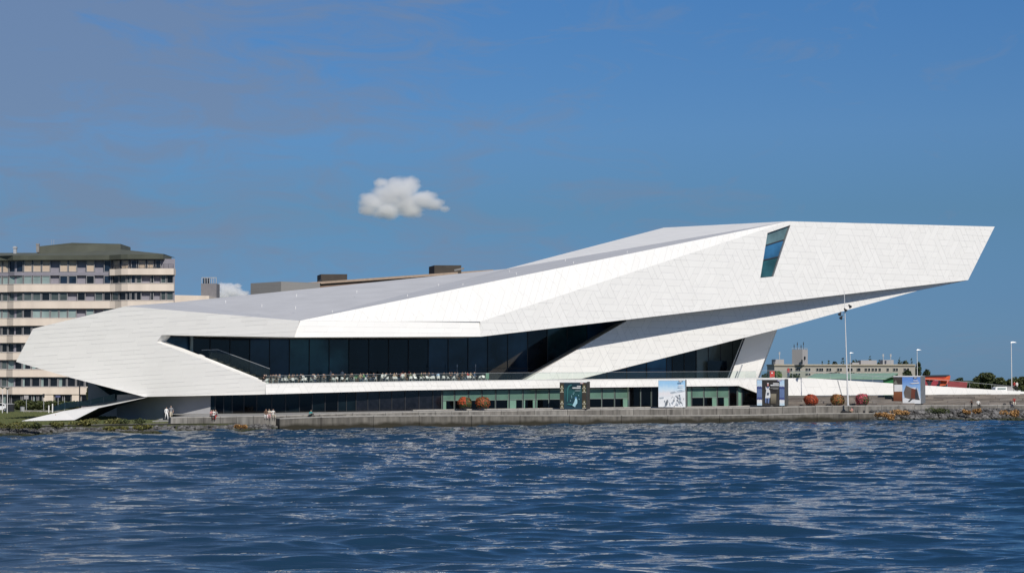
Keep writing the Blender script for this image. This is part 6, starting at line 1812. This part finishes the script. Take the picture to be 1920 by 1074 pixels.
# ------------------------------------------------------------------ terrace guests, chairs and tables
ONES = ['', 'first', 'second', 'third', 'fourth', 'fifth', 'sixth', 'seventh', 'eighth', 'ninth', 'tenth', 'eleventh', 'twelfth', 'thirteenth', 'fourteenth', 'fifteenth', 'sixteenth', 'seventeenth', 'eighteenth', 'nineteenth']
TENS = {2: ('twentieth', 'twenty'), 3: ('thirtieth', 'thirty'), 4: ('fortieth', 'forty'), 5: ('fiftieth', 'fifty'), 6: ('sixtieth', 'sixty'), 7: ('seventieth', 'seventy'), 8: ('eightieth', 'eighty')}
def ordinal(n):
    if n < 20: return ONES[n]
    t, o = divmod(n, 10)
    return TENS[t][0] if o == 0 else TENS[t][1] + '-' + ONES[o]
def chair_meshes():
    sh = MB()
    n = 10
    prev = None
    for k in range(n + 1):                       # wrapped tub shell
        a = math.radians(-20 + 220 * k / n)
        x, y = 0.25 * math.cos(a), 0.22 * math.sin(a)
        h = 0.62 + 0.16 * max(0, math.sin(a))
        cur = [Vector((x * 0.9, y * 0.9, 0.43)), Vector((x * 1.08, y * 1.1, h)), Vector((x * 1.0, y * 1.0, h)), Vector((x * 0.82, y * 0.82, 0.45))]
        if prev:
            for q in range(4): sh.face([prev[q], cur[q], cur[(q + 1) % 4], prev[(q + 1) % 4]])
        prev = cur
    sh.box((0, -0.02, 0.43), (0.44, 0.42, 0.04))
    lg = MB()
    for sx in (-1, 1):
        for sy in (-1, 1): lg.bar(Vector((sx * 0.17, sy * 0.16, 0.41)), Vector((sx * 0.22, sy * 0.21, 0.0)), 0.03)
    return sh.mesh('shell', mat('chair_white', (0.72, 0.72, 0.70), 0.45, var=0.03)), lg.mesh('legs', M_ALU)
CH_S, CH_L = chair_meshes()
tt = MB(); tt.tube((0, 0, 0.70), (0, 0, 0.73), 0.38, 0.38, 16); tpole = MB(); tpole.tube((0, 0, 0), (0, 0, 0.70), 0.035, 0.03, 8); tpole.tube((0, 0, 0), (0, 0, 0.03), 0.24, 0.22, 12)
TB_T, TB_P = tt.mesh('table_top', mat('table_dark', (0.05, 0.04, 0.035), 0.5)), tpole.mesh('pedestal', M_DARKMETAL)
rt = random.Random(31)
spots = []
px = 502.0
while px < 903:
    spots.append((px, rt.choice([0.9, 1.5, 2.3, 3.1, 3.9]), rt.random()))
    px += rt.uniform(3.7, 6.3)
spots += [(906, 1.2, 0.99), (914, 1.4, 0.99)]
np_, nc_ = 0, 0
tops = ['white', 'black', 'black', 'navy', 'black', 'charcoal', 'red', 'brown', 'tan', 'grey', 'pale blue', 'white', 'brown', 'olive', 'charcoal', 'charcoal', 'black', 'black', 'navy', 'denim', 'charcoal', 'black']
for i, (px, bk_, r) in enumerate(spots):
    f = PL(px, interp(px, [(498, 719), (760, 714.8), (1040, 711.5)]), planeP) + BACK * bk_
    f.z = zfloor(px) + 0.005
    rz = rt.choice([0.5, -0.6, 1.5, -1.5, 2.6, 3.3, 0.1]) + rt.uniform(-0.3, 0.3)
    nc_ += 1
    ch = empty_local('terrace_chair', f, rz, 'white tub chair on the terrace, %s chair from the stairs' % ordinal(nc_), 'chair', 'white terrace chairs')
    child('shell', CH_S, ch); child('legs', CH_L, ch)
    if r < 0.80:
        np_ += 1
        top = rt.choice(tops)
        if abs(px - 688) < 3.5: top = 'green'
        person(f - Vector((0, 0, 0.02)), rz, 'sit', rt.choice([0, 1]), top, rt.choice(['denim', 'black', 'charcoal', 'brown', 'navy', 'charcoal']), 'guest in a %s top seated on the terrace, %s guest from the stairs' % (top, ordinal(np_)), 'guests on the terrace', rt.choice([0, 1, 2, 3]), rt.choice([0, 0, 1]))
    if i % 3 == 0:
        t = empty_local('cafe_table', f + Vector((0.75 * math.cos(rz + 1.57) * -1, 0.55, 0)), 0, 'small round dark table on the terrace, %s table from the stairs' % ordinal(i // 3 + 1), 'table', 'terrace tables')
        child('table_top', TB_T, t); child('pedestal', TB_P, t)
for px, bk_, top, lab in ((643, 5.0, 'white', 'waiter in white standing behind the guests, left of the pair of waiters'), (667, 5.5, 'white', 'waiter in white standing behind the guests, right of the pair of waiters'), (778, 4.5, 'red', 'standing guest in red, left of the two in red'), (790, 4.6, 'red', 'standing guest in red, right of the two in red')):
    f = PL(px, 714, planeP) + BACK * bk_; f.z = zfloor(px) + 0.005
    person(f, rt.uniform(-1, 1), 'stand', 1, top, 'black', lab, 'people standing on the terrace', 1, 0, scale=0.92 if top == 'red' else 1.0)

# ------------------------------------------------------------------ cumulus clouds: real volumes far beyond the museum
def cloud_material():
    m = bpy.data.materials.new('cloud_vapour'); m.use_nodes = True
    nt = m.node_tree; nt.nodes.clear()
    out = nn(nt, 'ShaderNodeOutputMaterial')
    vol = nn(nt, 'ShaderNodeVolumePrincipled')
    vol.inputs['Color'].default_value = (0.99, 0.99, 0.99, 1)
    vol.inputs['Anisotropy'].default_value = 0.1
    tcn = nn(nt, 'ShaderNodeTexCoord')
    lobes = [((-0.58, 0, -0.10), 0.36), ((-0.28, 0.05, 0.12), 0.42), ((-0.42, 0, 0.52), 0.20), ((-0.06, 0, 0.30), 0.44), ((0.14, 0, 0.46), 0.30), ((0.10, 0.1, -0.12), 0.42), ((0.44, 0, -0.02), 0.34), ((0.66, 0, -0.14), 0.25), ((0.86, 0, -0.30), 0.14), ((-0.32, 0, -0.34), 0.34), ((0.2, 0, -0.34), 0.30), ((-0.70, 0, -0.32), 0.24)]
    no = nn(nt, 'ShaderNodeTexNoise'); no.inputs['Scale'].default_value = 3.2; no.inputs['Detail'].default_value = 7; no.inputs['Roughness'].default_value = 0.6
    nt.links.new(tcn.outputs['Object'], no.inputs['Vector'])
    prev = None
    for c, r in lobes:
        ds = nn(nt, 'ShaderNodeVectorMath', operation='DISTANCE'); ds.inputs[1].default_value = c
        nt.links.new(tcn.outputs['Object'], ds.inputs[0])
        mr = nn(nt, 'ShaderNodeMath', operation='MULTIPLY_ADD'); mr.inputs[1].default_value = -1.0 / r; mr.inputs[2].default_value = 1.0
        nt.links.new(ds.outputs['Value'], mr.inputs[0])
        if prev is None: prev = mr.outputs[0]
        else:
            mx = nn(nt, 'ShaderNodeMath', operation='SMOOTH_MAX'); mx.inputs[2].default_value = 0.15
            nt.links.new(prev, mx.inputs[0]); nt.links.new(mr.outputs[0], mx.inputs[1]); prev = mx.outputs[0]
    ad = nn(nt, 'ShaderNodeMath', operation='MULTIPLY_ADD'); ad.inputs[1].default_value = 1.05; nt.links.new(no.outputs['Fac'], ad.inputs[0])
    sub = nn(nt, 'ShaderNodeMath', operation='SUBTRACT'); sub.inputs[1].default_value = 0.60; nt.links.new(prev, sub.inputs[0])
    nt.links.new(sub.outputs[0], ad.inputs[2])
    n2 = nn(nt, 'ShaderNodeTexNoise'); n2.inputs['Scale'].default_value = 9.0; n2.inputs['Detail'].default_value = 5; n2.inputs['Roughness'].default_value = 0.65
    nt.links.new(tcn.outputs['Object'], n2.inputs['Vector'])
    ad2 = nn(nt, 'ShaderNodeMath', operation='MULTIPLY_ADD'); ad2.inputs[1].default_value = 0.5; nt.links.new(n2.outputs['Fac'], ad2.inputs[0])
    sb2 = nn(nt, 'ShaderNodeMath', operation='SUBTRACT'); sb2.inputs[1].default_value = 0.22; nt.links.new(ad.outputs[0], sb2.inputs[0]); nt.links.new(sb2.outputs[0], ad2.inputs[2])
    ad = ad2
    mr = nn(nt, 'ShaderNodeMapRange'); mr.inputs['From Min'].default_value = 0.0; mr.inputs['From Max'].default_value = 0.8; mr.inputs['To Max'].default_value = CLOUD_DENS
    nt.links.new(ad.outputs[0], mr.inputs['Value'])
    nt.links.new(mr.outputs[0], vol.inputs['Density'])
    nt.links.new(vol.outputs[0], out.inputs['Volume'])
    return m
CLOUD_DENS = 0.20
bm = bmesh.new(); bmesh.ops.create_icosphere(bm, subdivisions=3, radius=1.18)
me = bpy.data.meshes.new('cloud'); bm.to_mesh(me); bm.free()
me.materials.append(cloud_material())
c1 = obj('cloud', me, None, U(754, 374, 3000)); c1.scale = (80, 56, 52)
tag(c1, 'single small white cumulus cloud above the museum roof', 'cloud', None, 'stuff')
c2 = obj('cloud', me, None, U(424, 551, 5200)); c2.scale = (75, 60, 44); c2.rotation_euler = (0, 0, math.radians(180))
tag(c2, 'pale cumulus cloud low behind the grey stair tower', 'cloud', None, 'stuff')
